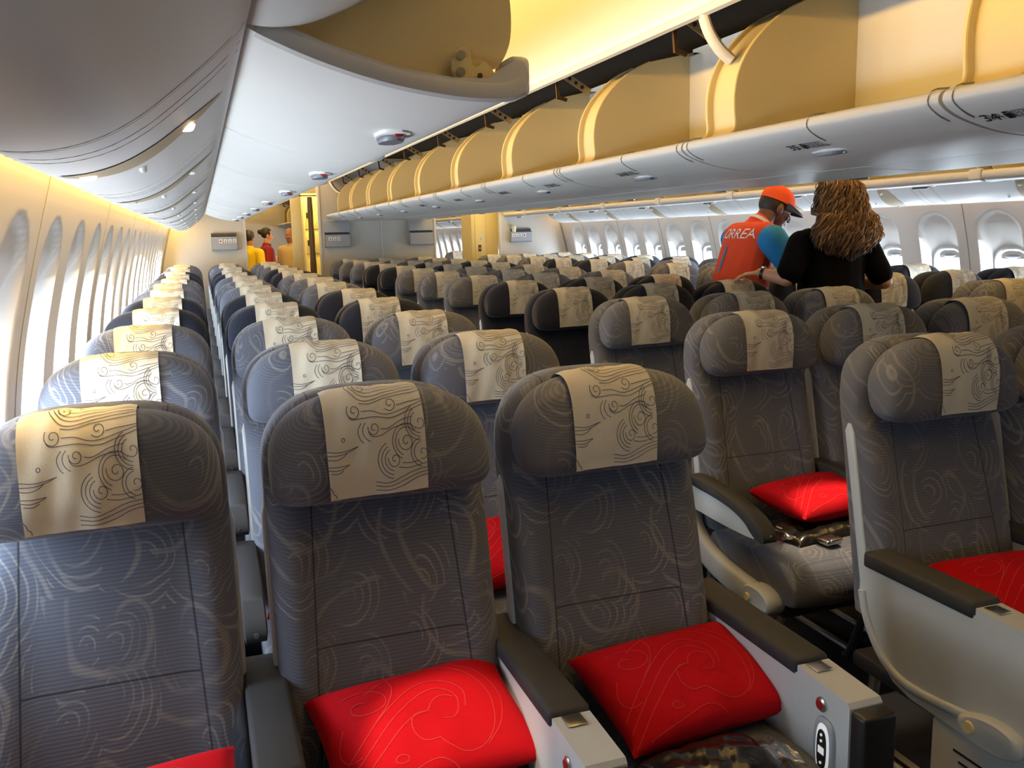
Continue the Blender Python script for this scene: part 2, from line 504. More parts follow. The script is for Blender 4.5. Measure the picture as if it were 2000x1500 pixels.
# ------------------------------------------------------------------ overhead bins
BL = 1.135
LATCHP = [(a*.72, b*.72) for a, b in [(-.085, .000), (-.075, .028), (-.045, .042), (.02, .044), (.062, .034), (.085, .006), (.07, -.022), (.0, -.034), (-.06, -.026)]]
def text_mesh(s, size, name, mat, parent, ext=0.0004):
    cu_ = bpy.data.curves.new(name, 'FONT'); cu_.body = s; cu_.size = size; cu_.extrude = ext
    cu_.align_x = 'LEFT'
    o = bpy.data.objects.new(name, cu_); COL.objects.link(o)
    bpy.context.view_layer.update()
    me = to_mesh_from_mod(o); COL.objects.unlink(o); bpy.data.objects.remove(o); bpy.data.curves.remove(cu_)
    return link(name, me, mat, parent)

FRONT = smooth_poly([(1.640, 1.733), (1.70, 1.742), (1.738, 1.758), (1.752, 1.785), (1.746, 1.83), (1.744, 1.89), (1.758, 1.965), (1.80, 2.04), (1.862, 2.105), (1.94, 2.165), (2.03, 2.205)], 2)
UNDER = smooth_poly([(1.640, 1.742), (1.606, 1.738), (1.594, 1.722), (1.598, 1.705), (1.635, 1.683), (1.69, 1.666), (1.75, 1.652), (1.80, 1.645)], 2)+[(1.86, 1.640), (2.05, 1.645), (2.285, 1.648)]
def centre_bin(y0, sg, far=False):
    """open centre bin: bucket, end panels, back panel, latch, hinge arm; built at y0, sg -1 faces the left aisle"""
    root = empty('overhead_bin', ((1.6 if sg < 0 else mx(1.6)), y0, 1.65))
    ox, oz = root.location.x, root.location.z
    X = (lambda x: x-ox) if sg < 0 else (lambda x: mx(x)-ox)
    Z = lambda z: z-oz
    g = .006
    bm = bmesh.new()
    inner = [(2.285, 1.69), (1.75, 1.695), (1.68, 1.722), (1.652, 1.738)]
    poly = [(X(x), Z(z)) for x, z in UNDER+inner]
    prism(bm, poly, 'y', g, BL-g)
    bucket = mesh('bucket', bm, MT['bin'], root, angle=35)
    # two hairline joints in the lip
    for yj in (.035, BL*.41, BL-.035):
        bm = bmesh.new()
        pts = [(1.652, 1.744), (1.604, 1.740), (1.591, 1.722), (1.595, 1.703), (1.632, 1.6805), (1.66, 1.6715)]
        loft(bm, [[(X(x+a), yj+b, Z(z+c)) for a, b, c in ((0, -.0008, .0012), (.004, -.0008, .006), (.004, .0008, .006), (0, .0008, .0012))] for x, z in smooth_poly(pts, 1)])
        mesh('lip_joint', bm, MT['seamline'], bucket)
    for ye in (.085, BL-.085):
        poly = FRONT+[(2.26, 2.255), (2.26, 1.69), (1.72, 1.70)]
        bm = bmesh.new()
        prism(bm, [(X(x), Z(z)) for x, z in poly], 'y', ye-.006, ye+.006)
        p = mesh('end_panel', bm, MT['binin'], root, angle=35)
        bm = bmesh.new()
        tube(bm, [(X(x), ye, Z(z)) for x, z in FRONT], (.0055, .005), 8)
        mesh('edge_trim', bm, MT['cream'], p)
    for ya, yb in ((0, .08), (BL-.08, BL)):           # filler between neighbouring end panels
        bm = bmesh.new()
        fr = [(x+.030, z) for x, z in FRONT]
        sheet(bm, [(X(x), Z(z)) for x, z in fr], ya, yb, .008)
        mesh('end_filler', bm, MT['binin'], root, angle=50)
    bm = bmesh.new(); box(bm, min(X(2.24), X(2.26)), max(X(2.24), X(2.26)), .09, BL-.09, Z(1.69), Z(2.235))
    mesh('back_panel', bm, MT['bin'], root, smooth=False)
    bm = bmesh.new(); box(bm, min(X(2.19), X(2.26)), max(X(2.19), X(2.26)), .09, BL-.20, Z(2.232), Z(2.244))
    mesh('top_strip', bm, MT['sticker'], root, smooth=False)
    # latch on the outer face
    ym = BL/2
    bm = bmesh.new()
    sx = 1 if sg < 0 else -1
    loft(bm, [[(X(1.748)+sx*(b*k), ym+a*k, Z(1.6565)-d-sx*0-(b*k)*-.06) for a, b in LATCHP] for k, d in ((1.0, -.004), (1.0, .006), (.9, .013))])
    la = mesh('latch', bm, MT['latch'], root, angle=50)
    bm = bmesh.new(); box(bm, X(1.748)-.018, X(1.748)+.018, ym-.076, ym-.060, Z(1.653), Z(1.660), .002)
    mesh('latch_flag', bm, MT['redmark'], la)
    bm = bmesh.new()
    loft(bm, [[(X(1.748)+sx*(b*k*1.2), ym-.02+a*k*1.32, Z(1.6585)-d) for a, b in LATCHP] for k, d in ((1.0, -.004), (1.0, .003), (.94, .006))])
    mesh('latch_plate', bm, MT['bin'], la, angle=50)
    # perforated hinge arm up to the ceiling and a bracket
    if sg < 0:
        bm = bmesh.new()
        a, b = Vector((1.69, 2.185)), Vector((1.835, 2.10))
        d = (b-a).normalized(); n = Vector((-d.y, d.x))
        q = [a+n*.017, b+n*.017, b-n*.017, a-n*.017]
        prism(bm, [(X(v.x), Z(v.y)) for v in q], 'y', .150, .156)
        h = mesh('hinge_arm', bm, MT['steel'], root, smooth=False)
        for t in (.28, .5, .72):
            c = a+(b-a)*t; bm = bmesh.new()
            loft(bm, [[(X(c.x)+.009*math.cos(2*PI*i/14), yq, Z(c.y)+.009*math.sin(2*PI*i/14)) for i in range(14)] for yq in (.1485, .1575)])
            mesh('painted_hinge_hole', bm, MT['void'], h)  # black discs painted as the dark inside open holes
        bm = bmesh.new()
        prism(bm, [(X(x), Z(z)) for x, z in ((1.690, 2.19), (1.702, 2.19), (1.715, 2.095), (1.755, 2.082), (1.75, 2.068), (1.70, 2.08))], 'y', .235, .247)
        mesh('hinge_bracket', bm, MT['brown'], root, smooth=False)
    return root

def row_label(root, txt, letters, y, sg):
    """row number, seat pictogram and seat letters printed on the lip of a bin"""
    ox, oy, oz = root.location
    # plane of the lip underside: u runs toward -y (reads from the left aisle), v runs up the slope
    p0 = Vector((1.684, y, 1.6655)); v = Vector((-.052, 0, .0195)).normalized(); u = Vector((0, -1, 0))
    n = u.cross(v)
    if n.z > 0: n = -n
    Mx = Matrix((u, v, n)).transposed().to_4x4(); Mx.translation = p0-Vector((ox, oy, oz))+n*.0025
    t = text_mesh(txt, .046, 'row_number_decal', MT['black'], root)
    t.matrix_local = Mx
    bm = bmesh.new()
    box(bm, .062, .078, 0, .024, 0, .0006); box(bm, .065, .075, .026, .034, 0, .0006)
    ic = mesh('seat_pictogram', bm, MT['black'], t, smooth=False)
    bm = bmesh.new()
    for x0, x1, y0, y1 in ((.086, .150, .031, .033), (.086, .150, .009, .011), (.086, .088, .009, .033), (.148, .150, .009, .033), (.086, .165, .0, .0015), (.163, .165, .0, .008), (.086, .165, .0065, .008)):
        box(bm, x0, x1, y0, y1, 0, .0006)
    mesh('letter_frame', bm, MT['latch'], t, smooth=False)
    l = text_mesh(letters, .019, 'seat_letters', MT['latch'], t); l.location = (.091, .0145, 0)

bp_first = centre_bin(0, -1); bp_right = centre_bin(0, 1)
Y0 = 1.62-BL*3
bins = []
for k in range(13):
    y0 = Y0+BL*k
    if y0+BL > YB+.05: break
    for sg, src in ((-1, bp_first), (1, bp_right)):
        o = src if k == 0 else copy_tree(src)
        o.location.y = y0
        n = ORD[k-3] if k >= 3 else None
        side = 'left' if sg < 0 else 'right'
        if k >= 3: lab = 'open amber-lit centre bin facing the %s aisle, %s one aft of the nearest joint' % (side, n)
        elif k == 2: lab = 'open centre bin facing the %s aisle marked 34, cut by the frame' % side if sg < 0 else 'centre bin facing the right aisle, nearest in view'
        else: lab = 'centre bin facing the %s aisle, %s behind the camera' % (side, ORD[2-k-1])
        tag(o, lab, 'overhead bin', 'centre overhead bins')
        bins.append((k, sg, o))
for k, sg, o in bins:
    if sg > 0: continue
    if k == 2: row_label(o, '34', 'H E D', 1.572, -1)
    if k == 3: row_label(o, '35', 'H E D', 2.26, -1)
    if k == 4: row_label(o, '36', 'H E D', 3.40, -1)
    if k == 5: row_label(o, '37', 'H E D', 4.22, -1); row_label(o, '38', 'H E D', 5.15-.2, -1)
    if k == 6: row_label(o, '39', 'H E D', 5.9, -1)
    if k == 7: row_label(o, '40', 'H E D', 6.9, -1)
# white curved pivot covers at two bin joints
for i, (y, lab) in enumerate(((1.62+BL, 'curved white pivot cover between the first and second amber-lit centre bins'), (YB-.1, 'curved cream pivot cover at the last centre bin by the bulkhead'))):
    r = empty('pivot_cover', (1.70, y, 2.1))
    for d in (-.018, .020):
        bm = bmesh.new()
        pts = smooth_poly([(-.03, 0, .065), (-.005, 0, .0), (.04, 0, -.055), (.085, 0, -.085)], 2)
        tube(bm, [(x+d*.5, d, z) for x, _, z in pts], (.019, .016), 10)
        mesh('cover_rail', bm, MT['bin'], r)
    tag(r, lab, 'bin fitting', 'bin pivot covers')

# outboard bins: faces hang open above the left and right seats
OB = 1.2
OUNDER = smooth_poly([(.088, 1.752), (.12, 1.735), (.20, 1.703), (.30, 1.675), (.40, 1.660), (.47, 1.657), (.51, 1.663), (.528, 1.680), (.530, 1.705), (.516, 1.72), (.498, 1.715)], 2)
OFRONT = smooth_poly([(.49, 1.715), (.505, 1.735), (.515, 1.765), (.515, 1.82), (.50, 1.90), (.46, 1.98), (.40, 2.05), (.30, 2.10)], 2)
def side_bin(sg):
    root = empty('outboard_bin', ((.1 if sg < 0 else mx(.1)), 0, 1.7))
    ox, oz = root.location.x, root.location.z
    X = (lambda x: x-ox) if sg < 0 else (lambda x: mx(x)-ox)
    Z = lambda z: z-oz
    g = .004
    bm = bmesh.new()
    prism(bm, [(X(x), Z(z)) for x, z in OUNDER+[(.46, 1.69), (.40, 1.69), (.30, 1.705), (.20, 1.735), (.11, 1.77)]], 'y', g, OB-g)
    b = mesh('bucket', bm, MT['bin'], root, angle=40)
    # rounded near rim of the bucket
    bm = bmesh.new()
    tube(bm, [(X(x), g+.006, Z(z+.012)) for x, z in OUNDER[4:-16]], (.012, .016), 8)
    mesh('bucket_rim', bm, MT['bin'], b)
    bm = bmesh.new(); box(bm, min(X(.495), X(.534)), max(X(.495), X(.534)), g, .085, Z(1.664), Z(1.728), .012, 3)
    mesh('lip_cap', bm, MT['bin'], b)
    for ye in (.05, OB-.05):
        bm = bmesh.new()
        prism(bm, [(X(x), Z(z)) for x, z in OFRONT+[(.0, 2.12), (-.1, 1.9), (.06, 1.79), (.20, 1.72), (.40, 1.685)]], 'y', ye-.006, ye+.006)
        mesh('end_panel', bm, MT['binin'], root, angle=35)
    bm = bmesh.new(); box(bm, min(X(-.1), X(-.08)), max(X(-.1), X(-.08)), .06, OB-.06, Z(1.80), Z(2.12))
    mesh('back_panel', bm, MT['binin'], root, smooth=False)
    # latch
    ym = OB/2-.05; sx = 1 if sg < 0 else -1
    def LP(k, zz): return [(X(.415)-sx*b*k, ym+a*k, Z(1.6575)-zz) for a, b in LATCHP]
    bm = bmesh.new(); loft(bm, [LP(1, -.004), LP(1, .007), LP(.9, .014)])
    la = mesh('latch', bm, MT['latch'], root, angle=50)
    bm = bmesh.new(); loft(bm, [[(X(.415)-sx*b*1.25, ym-.02+a*1.35, Z(1.659)-d) for a, b in LATCHP] for d in (-.004, .004)])
    mesh('latch_plate', bm, MT['sticker'], la, angle=50)
    bm = bmesh.new(); box(bm, X(.415)-.009, X(.415)+.009, ym-.075, ym-.058, Z(1.650), Z(1.658), .002)
    mesh('latch_flag', bm, MT['redmark'], la)
    return root
sbl, sbr = side_bin(-1), side_bin(1)
for sg, src in ((-1, sbl), (1, sbr)):
    y = 1.40 if sg < 0 else 1.40-OB*2
    k = 0
    while y+OB < (YB-.25 if sg < 0 else YE-.1):
        if not (sg > 0 and YB-.3 < y+OB/2 < YB+.9):
            o = src if k == 0 else copy_tree(src)
            o.location.y = y
            side = 'left' if sg < 0 else 'right'
            tag(o, 'white outboard bin hanging open over the %s window seats, %s one from the near end' % (side, ORD[k]), 'overhead bin', 'outboard overhead bins')
            k += 1
        y += OB
# closed bins nearest the camera on the left
CL = smooth_poly([(.088, 1.752), (.13, 1.748), (.19, 1.758), (.28, 1.80), (.38, 1.872), (.46, 1.96), (.50, 2.04), (.51, 2.10)], 2)
for i in range(3):
    y1 = 1.392-i*OB
    r = empty('outboard_bin', (.1, y1, 1.7))
    bm = bmesh.new()
    prism(bm, [(x-.1, z-1.7) for x, z in CL+[(.44, 2.12), (.10, 1.80)]], 'y', -OB+.008, 0)
    mesh('bin_door', bm, MT['bin'], r, angle=40)
    bm = bmesh.new(); box(bm, .30, .34, -OB/2-.07, -OB/2+.07, .155, .175, .006)
    mesh('latch', bm, MT['latch'], r)
    tag(r, ['closed white outboard bin nearest the camera, above the first left row', 'closed outboard bin over the left seats just before the camera', 'closed outboard bin over the left seats well before the camera'][i], 'overhead bin', 'outboard overhead bins')
# latch receiver plate on the near end panel of the first open bin
r = empty('latch_receiver', (.445, 1.436, 1.690)); RK = .62
bm = bmesh.new()
prism(bm, [(a*RK, b*RK) for a, b in smooth_poly([(-.062, .062), (-.035, .085), (-.010, .080), (-.012, .045), (.002, .030), (.022, .050), (.036, .042), (.075, -.015), (.078, -.032), (.055, -.042), (-.01, -.036), (-.062, .012)], 1, True)], 'y', -.012, 0)
pl = mesh('receiver_plate', bm, MT['cream'], r, angle=40)
for x, z in ((-.040, .060), (-.042, .018), (.055, -.018)):
    bm = bmesh.new(); tube(bm, [(x*RK, -.018, z*RK), (x*RK, -.010, z*RK)], .0072, 14); mesh('bolt', bm, MT['steel'], r)
bm = bmesh.new(); tube(bm, [(.007, -.014, .007), (.007, -.010, .007)], .0044, 12); mesh('screw', bm, MT['brown'], r)
tag(r, 'cream latch plate with round bolts on the nearest open bin end', 'bin fitting')

# fillers above the outboard bins: valance to ceiling
for sg in (-1, 1):
    X = (lambda x: x) if sg < 0 else mx
    bm = bmesh.new()
    pts = [(-.29, 1.74), (-.2, 1.95), (.0, 2.13), (.26, 2.14), (.30, 2.06)]
    sheet(bm, [(X(x), z) for x, z in pts], YF, YE, .01 if sg < 0 else -.01)
    trim(bm, MT['panel'], angle=50)

# passenger service units under the outboard bins
PSU = smooth_poly([(-.262, 1.612), (-.262, 1.585), (-.245, 1.566), (-.215, 1.560), (-.165, 1.562), (-.11, 1.577), (-.06, 1.605), (-.02, 1.636), (.05, 1.695), (.088, 1.738), (.088, 1.755)], 2)
def psu_z(x):
    for (a, p), (b, q) in zip(PSU, PSU[1:]):
        if b[0] if False else False: pass
    best = None
    for (x0, z0), (x1, z1) in zip(PSU[6:], PSU[7:]):
        if x0 <= x <= x1 and x1 > x0: best = z0+(z1-z0)*(x-x0)/(x1-x0)
    return best if best is not None else 1.56
PL = 1.13
def service_unit(sg):
    root = empty('service_unit', ((-.1 if sg < 0 else mx(-.1)), 0, 1.6))
    ox, oz = root.location.x, root.location.z
    X = (lambda x: x-ox) if sg < 0 else (lambda x: mx(x)-ox)
    Z = lambda z: z-oz
    bm = bmesh.new()
    sheet(bm, [(X(x), Z(z)) for x, z in PSU], .003, PL-.003, .012 if sg < 0 else -.012)
    mesh('unit_panel', bm, MT['panel'], root, angle=50)
    for yj in (.10, .16, PL-.02):                       # joints
        bm = bmesh.new()
        loft(bm, [[(X(x), yj+e, Z(psu_z(x))+d) for e, d in ((-.001, -.0008), (.001, -.0008), (.001, .004), (-.001, .004))] for x in [-.24+.32*i/14 for i in range(15)]])
        mesh('unit_joint', bm, MT['seamline'], root)
    # leaf-shaped light recess running across the unit
    bm = bmesh.new()
    N = 18; ring = []
    for i in range(N+1):
        t = i/N; x = -.222+.285*t; w = .078*math.sin(PI*t)**.7
        ring.append((x, w))
    up = [(X(x), .43+w-.05*(x+.08), Z(psu_z(x))-.0022) for x, w in ring]
    dn = [(X(x), .43-w-.05*(x+.08), Z(psu_z(x))-.0022) for x, w in ring]
    vs1 = [bm.verts.new(p) for p in up]; vs2 = [bm.verts.new(p) for p in dn]
    for i in range(N):
        try: bm.faces.new((vs1[i], vs1[i+1], vs2[i+1], vs2[i]))
        except ValueError: pass
    mesh('light_recess', bm, MT['psu'], root)
    for x in (-.175, -.005):
        bm = bmesh.new()
        tube(bm, [(X(x), .455, Z(psu_z(x))+.004), (X(x), .453, Z(psu_z(x))-.0045)], [.017, .013], 14)
        mesh('reading_light', bm, MT['lampoff'], root)
    bm = bmesh.new()
    x = -.09
    tube(bm, [(X(x), .60, Z(psu_z(x))+.002), (X(x), .60, Z(psu_z(x))-.007), (X(x), .60, Z(psu_z(x))-.010)], [.008, .007, .004], 12)
    mesh('call_knob', bm, MT['lampoff'], root)
    return root
pul, pur = service_unit(-1), service_unit(1)
lit = None
for sg, src in ((-1, pul), (1, pur)):
    k = 0; y = 1.30-PL*3
    while y+PL < (YB+.3 if sg < 0 else YE):
        if not (sg > 0 and YB-.4 < y+PL/2 < YB+.9):
            o = src if k == 0 else copy_tree(src)
            o.location.y = y
            if sg < 0 and k == 3: lit = o
            tag(o, 'white passenger service panel with reading lights above the %s window seats, %s from the front' % ('left' if sg < 0 else 'right', ORD[k]), 'service panel', 'passenger service panels')
            k += 1
        y += PL
for c in lit.children:
    if c.name.startswith('reading_light'):
        c.data = c.data.copy(); c.data.materials[0] = MT['lamp']
near = [o for o in COL.objects if o.name.startswith('service_unit') and o.parent is None and o.location.x < 1 and o.location.y < 1.0]
for o in near:
    for c in list(o.children):
        if c.name.startswith(('call_knob', 'light_recess', 'reading_light')): bpy.data.objects.remove(c)
lit['label'] = 'passenger service panel over the first left row with its warm reading lights lit'

# service strips under the centre bins carry reading lights too
# ------------------------------------------------------------------ bulkheads and doorways
def bulk_left_profile(X):
    zs = [0, .4, .8, 1.09, 1.3, 1.6]
    pts = [(X(wall_xs(z)), z) for z in zs]+[(X(-.30), 1.70), (X(0), 2.1), (X(.57), 2.34), (X(.57), 0)]
    return pts
rear = []
for sg in (-1, 1):
    X = (lambda x: x) if sg < 0 else mx
    bm = bmesh.new(); prism(bm, bulk_left_profile(X), 'y', YB, YB+.05)
    rear.append(struct(mesh('wall_rear' if sg < 0 else 'wall_rear.001', bm, MT['bulk'], smooth=False)))
    bm = bmesh.new(); box(bm, X(.57)-.014, X(.57)+.014, YB-.012, YB+.062, 0, 2.36, .006)
    trim(bm, MT['bin'])
    # dark gasket where bulkhead meets the side wall
    bm = bmesh.new()
    zs = [.1+.1*i for i in range(16)]
    s = 1 if sg < 0 else -1
    loft(bm, [[(X(wall_xs(z))+s*a, YB+b, z) for a, b in ((.004, -.006), (.022, -.006), (.022, 0), (.004, 0))] for z in zs])
    trim(bm, MT['seamline'])
bm = bmesh.new(); box(bm, 1.52, mx(1.52), YB, YB+.05, 0, 2.45)
struct(mesh('wall_rear.002', bm, MT['bulk'], smooth=False))
bm = bmesh.new(); box(bm, XC+.035, XC+.043, YB-.006, YB, 0, 1.66)
trim(bm, MT['sticker'], smooth=False)
for x in (1.52, mx(1.52)):
    bm = bmesh.new(); box(bm, x-.016, x+.016, YB-.012, YB+.062, 0, 2.45, .006); trim(bm, MT['bin'])

def pictograms(parent, xs, z, y, kinds):
    for x, kd in zip(xs, kinds):
        bm = bmesh.new(); box(bm, x-.021, x+.021, y-.002, y, z-.024, z+.024)
        s = mesh('pictogram_label', bm, MT['sticker'], parent, smooth=False)
        bm = bmesh.new()
        if kd == 'vest':
            box(bm, x-.003, x+.003, y-.0035, y-.002, z-.016, z+.014); box(bm, x-.010, x+.010, y-.0035, y-.002, z-.016, z-.010)
        elif kd == 'arrow':
            box(bm, x-.003, x+.003, y-.0035, y-.002, z-.010, z+.016)
            prism(bm, [(x-.011, z-.006), (x+.011, z-.006), (x, z-.018)], 'y', y-.0035, y-.002)
        elif kd == 'ring':
            loft(bm, [[(x+r*math.cos(2*PI*i/16), y-.0035, z+r*math.sin(2*PI*i/16)) for i in range(16)] for r in (.013, .008)], cap=False)
        else:
            loft(bm, [[(x-.002+.012*math.cos(2*PI*i/12), q, z+.012*math.sin(2*PI*i/12)) for i in range(12)] for q in (y-.0035, y-.002)])
        mesh('pictogram', bm, MT['redmark'] if kd == 'no' else MT['black'], s, smooth=False)

def magazine_pocket(x0, x1, z0, z1, label, split=None, kinds=None, right=False):
    r = empty('magazine_pocket', ((x0+x1)/2, YB, z0)); w = (x1-x0)/2; h = z1-z0
    bm = bmesh.new()
    d = .055
    zt = h-.05 if split is None else split-.03
    prism(bm, [(0, 0), (-d+.015, 0), (-d, .012), (-d-.012, zt), (-d-.006, zt), (-d+.008, .016), (0, .016)], 'x', -w, w)
    for s in (-w, w-.006):
        prism(bm, [(0, 0), (-d+.015, 0), (-d, .012), (-d-.012, zt), (0, zt+.03)], 'x', s, s+.006)
    mesh('pocket_front', bm, MT['pocket'], r, angle=30)
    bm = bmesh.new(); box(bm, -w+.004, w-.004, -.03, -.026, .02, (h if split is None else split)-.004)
    mesh('pocket_slot_shade', bm, MT['slot'], r, smooth=False)  # dark sheet standing in for the shade inside the pocket
    bm = bmesh.new(); box(bm, -w, w, -.01, 0, 0, h, .003); mesh('back_plate', bm, MT['pocket'], r)
    if split is not None:
        bm = bmesh.new(); prism(bm, [(0, split), (-.062, split), (-.062, split+.01), (-.03, h), (0, h)], 'x', -w, w)
        mesh('upper_pocket', bm, MT['pocket'], r, angle=30)
    if kinds:
        n = len(kinds)
        cx = (w*.25 if right else -w*.25)
        pictograms(r, [cx+(i-(n-1)/2)*.056 for i in range(n)], zt*.68, -d-.0105, kinds)
    tag(r, label, 'magazine pocket', 'bulkhead pockets')
    return r
magazine_pocket(.155, .47, 1.312, 1.53, 'grey magazine pocket with four pictograms on the left bulkhead', None, ['no', 'vest', 'vest', 'arrow'], True)
magazine_pocket(1.565, 1.90, 1.31, 1.64, 'tall grey pocket with three pictograms by the curtain edge of the centre bulkhead', .195, ['arrow', 'vest', 'ring'])
magazine_pocket(2.70, 3.03, 1.31, 1.64, 'tall plain grey pocket beside the right doorway on the centre bulkhead', .195)
magazine_pocket(4.145, 4.46, 1.31, 1.50, 'grey magazine pocket holding a paper cup on the right bulkhead', None, ['arrow', 'vest', 'vest', 'no'])
r = empty('paper_cup', (4.20, YB-.035, 1.445))
bm = bmesh.new(); loft(bm, [[(rr*math.cos(2*PI*i/18), rr*math.sin(2*PI*i/18), z) for i in range(18)] for rr, z in ((.027, 0), (.035, .085), (.036, .088), (.032, .084), (.025, .006))], cap=True)
mesh('cup_wall', bm, MT['cup'], r, angle=50)
tag(r, 'cream paper cup standing in the right bulkhead pocket', 'paper cup')

# doorway to the galley at the left: frame, curtain, amber galley behind
bm = bmesh.new(); box(bm, 1.175, 1.305, YB+.12, YB+.22, 0, 2.3, .01); trim(bm, MT['cream'])
bm = bmesh.new(); box(bm, 1.305, 1.52, YB+.12, YB+.22, 2.02, 2.3, .01); trim(bm, MT['cream'])
bm = bmesh.new()
tube(bm, [(1.28, YB+.09, 1.985), (1.52, YB+.09, 1.985)], .008, 10)
r = empty('galley_curtain', (1.405, YB+.09, 0))
c = mesh('curtain_rail', bm, MT['brown'], r); c.matrix_parent_inverse = Matrix.Translation((-1.405, -YB-.09, 0))
bm = bmesh.new()
n = 40
ring = []
for zi in range(12):
    z = .05+1.92*zi/11; w = .030*(1+.35*math.sin(zi*.9)*.5) if z > 1.15 else .036
    if 1.55 < z < 1.66: w *= .82
    ring.append([(.012+w*math.cos(2*PI*i/n)*(1+.18*math.sin(7*2*PI*i/n)), w*math.sin(2*PI*i/n)*(1+.18*math.sin(7*2*PI*i/n)), z) for i in range(n)])
loft(bm, ring)
mesh('curtain_cloth', bm, MT['curtain'], r, angle=60)
tag(r, 'taupe curtain gathered on a rail in the lit galley doorway', 'curtain')
# galley block behind the curtain
r = empty('galley_unit', (1.60, YB+1.0, 0))
bm = bmesh.new(); box(bm, -.18, .6, 0, .5, 0, 2.2, .01); mesh('galley_body', bm, MT['cream'], r)
for i, (z0, z1) in enumerate(((.3, 1.15), (1.22, 1.52), (1.56, 1.95))):
    bm = bmesh.new(); box(bm, -.16, .2, -.015, 0, z0, z1, .006); d = mesh('galley_door', bm, MT['cream'], r)
    bm = bmesh.new(); box(bm, -.14, -.11, -.035, -.015, (z0+z1)/2-.04, (z0+z1)/2+.04, .004); mesh('door_handle', bm, MT['black'], d)
tag(r, 'cream galley cupboard lit amber behind the gathered curtain', 'galley')
# tall amber closet beside the right doorway
r = empty('closet', (3.9, YB+.16, 0))
bm = bmesh.new(); box(bm, -.265, .13, 0, .5, 0, 2.2, .006); mesh('closet_body', bm, MT['cream'], r)
bm = bmesh.new(); box(bm, -.215, -.055, -.010, 0, .05, 1.75, .003); d = mesh('closet_door', bm, MT['cream'], r)
bm = bmesh.new(); box(bm, -.150, -.110, -.014, -.010, 1.345, 1.415, .002); mesh('door_notice', bm, MT['sticker'], d)
bm = bmesh.new()
for z in (1.357, 1.368, 1.382, 1.398): box(bm, -.143, -.120, -.0155, -.014, z, z+.003)
mesh('notice_lines', bm, MT['brown'], d, smooth=False)
bm = bmesh.new(); box(bm, -.205+.03, -.160+.03, -.018, -.010, 1.195, 1.285, .004); k = mesh('door_latch', bm, MT['brown'], d)
bm = bmesh.new(); box(bm, -.195+.03, -.172+.03, -.026, -.018, 1.215, 1.25, .004); mesh('latch_paddle', bm, MT['steel'], k)
tag(r, 'tall amber-lit closet with a small latch beside the right doorway', 'closet')

# aft cabin seen through the doorways: end wall, centre bins
bm = bmesh.new(); box(bm, -.7, mx(-.7), YE, YE+.05, 0, 2.6); struct(mesh('wall_back', bm, MT['bulk'], smooth=False))
bm = bmesh.new(); box(bm, -.62, -.56, YB, YE, 0, 2.2); struct(mesh('wall_left.001', bm, MT['wall'], smooth=False))
for i in range(5):
    o = copy_tree(bp_first); o.location.y = 14.1+BL*i
    tag(o, 'amber-lit centre bin of the aft cabin beyond the left doorway, %s in line' % ORD[i], 'overhead bin', 'aft cabin centre bins')
for i in range(3):
    y = 14.15+BL*i+.05
    r = empty('bin_gusset', (1.69, y, 2.12)); bm = bmesh.new()
    prism(bm, [(-.0, .06), (.16, .02), (.09, -.13)], 'y', -.004, .004)
    mesh('gusset_panel', bm, MT['linen'], r, smooth=False)
    tag(r, 'white triangular bin gusset hanging in the aft cabin, %s from the doorway' % ORD[i], 'bin gusset', 'white bin gussets')
r = empty('placard_board', (.86, YE-.6, 1.33)); bm = bmesh.new(); box(bm, -.17, .17, -.02, .0, -.12, .14, .006)
mesh('board_plate', bm, MT['pocket'], r)
pictograms(r, [-.08, 0, .08], .05, -.021, ['no', 'vest', 'no'])
bm = bmesh.new(); box(bm, .86-.3, .86+.9, YE-.6, YE-.55, 0, 2.2); trim(bm, MT['bulk'], smooth=False)
tag(r, 'grey pocket with pictograms on the far wall behind the yellow polo', 'magazine pocket')

# ------------------------------------------------------------------ seats
HW = .211
def head_profile(x, off=0.0, n=36):
    """side profile ring (y,z) of the headrest at lateral x"""
    s = min(1, abs(x)/(HW+off))
    top = 1.155+off-.125*(1-(max(0, 1-s**3.0))**(1/2.2))
    bot = .946-off+.040*(1-(max(0, 1-s**9))**(1/2.5))
    th = (.062+off)*(.50+.50*(max(0, 1-s**5))**(1/2.2))
    cz, bz = (top+bot)/2, (top-bot)/2
    yc = .012
    pts = []
    for k in range(n):
        t = 2*PI*k/n; c, q = math.cos(t), math.sin(t)
        y = math.copysign(abs(c)**(2/2.6), c); z = math.copysign(abs(q)**(2/2.9), q)
        # front (y<0) is fuller low down, leans back at the top
        pts.append((yc+th*y+.012*z, cz+bz*z))
    return pts
def headrest_mesh():
    bm = bmesh.new()
    xs = [math.sin(PI/2*i/16)*HW for i in range(-16, 17)]
    rings = []
    for x in xs: rings.append([(x, y, z) for y, z in head_profile(x)])
    loft(bm, rings); return bm

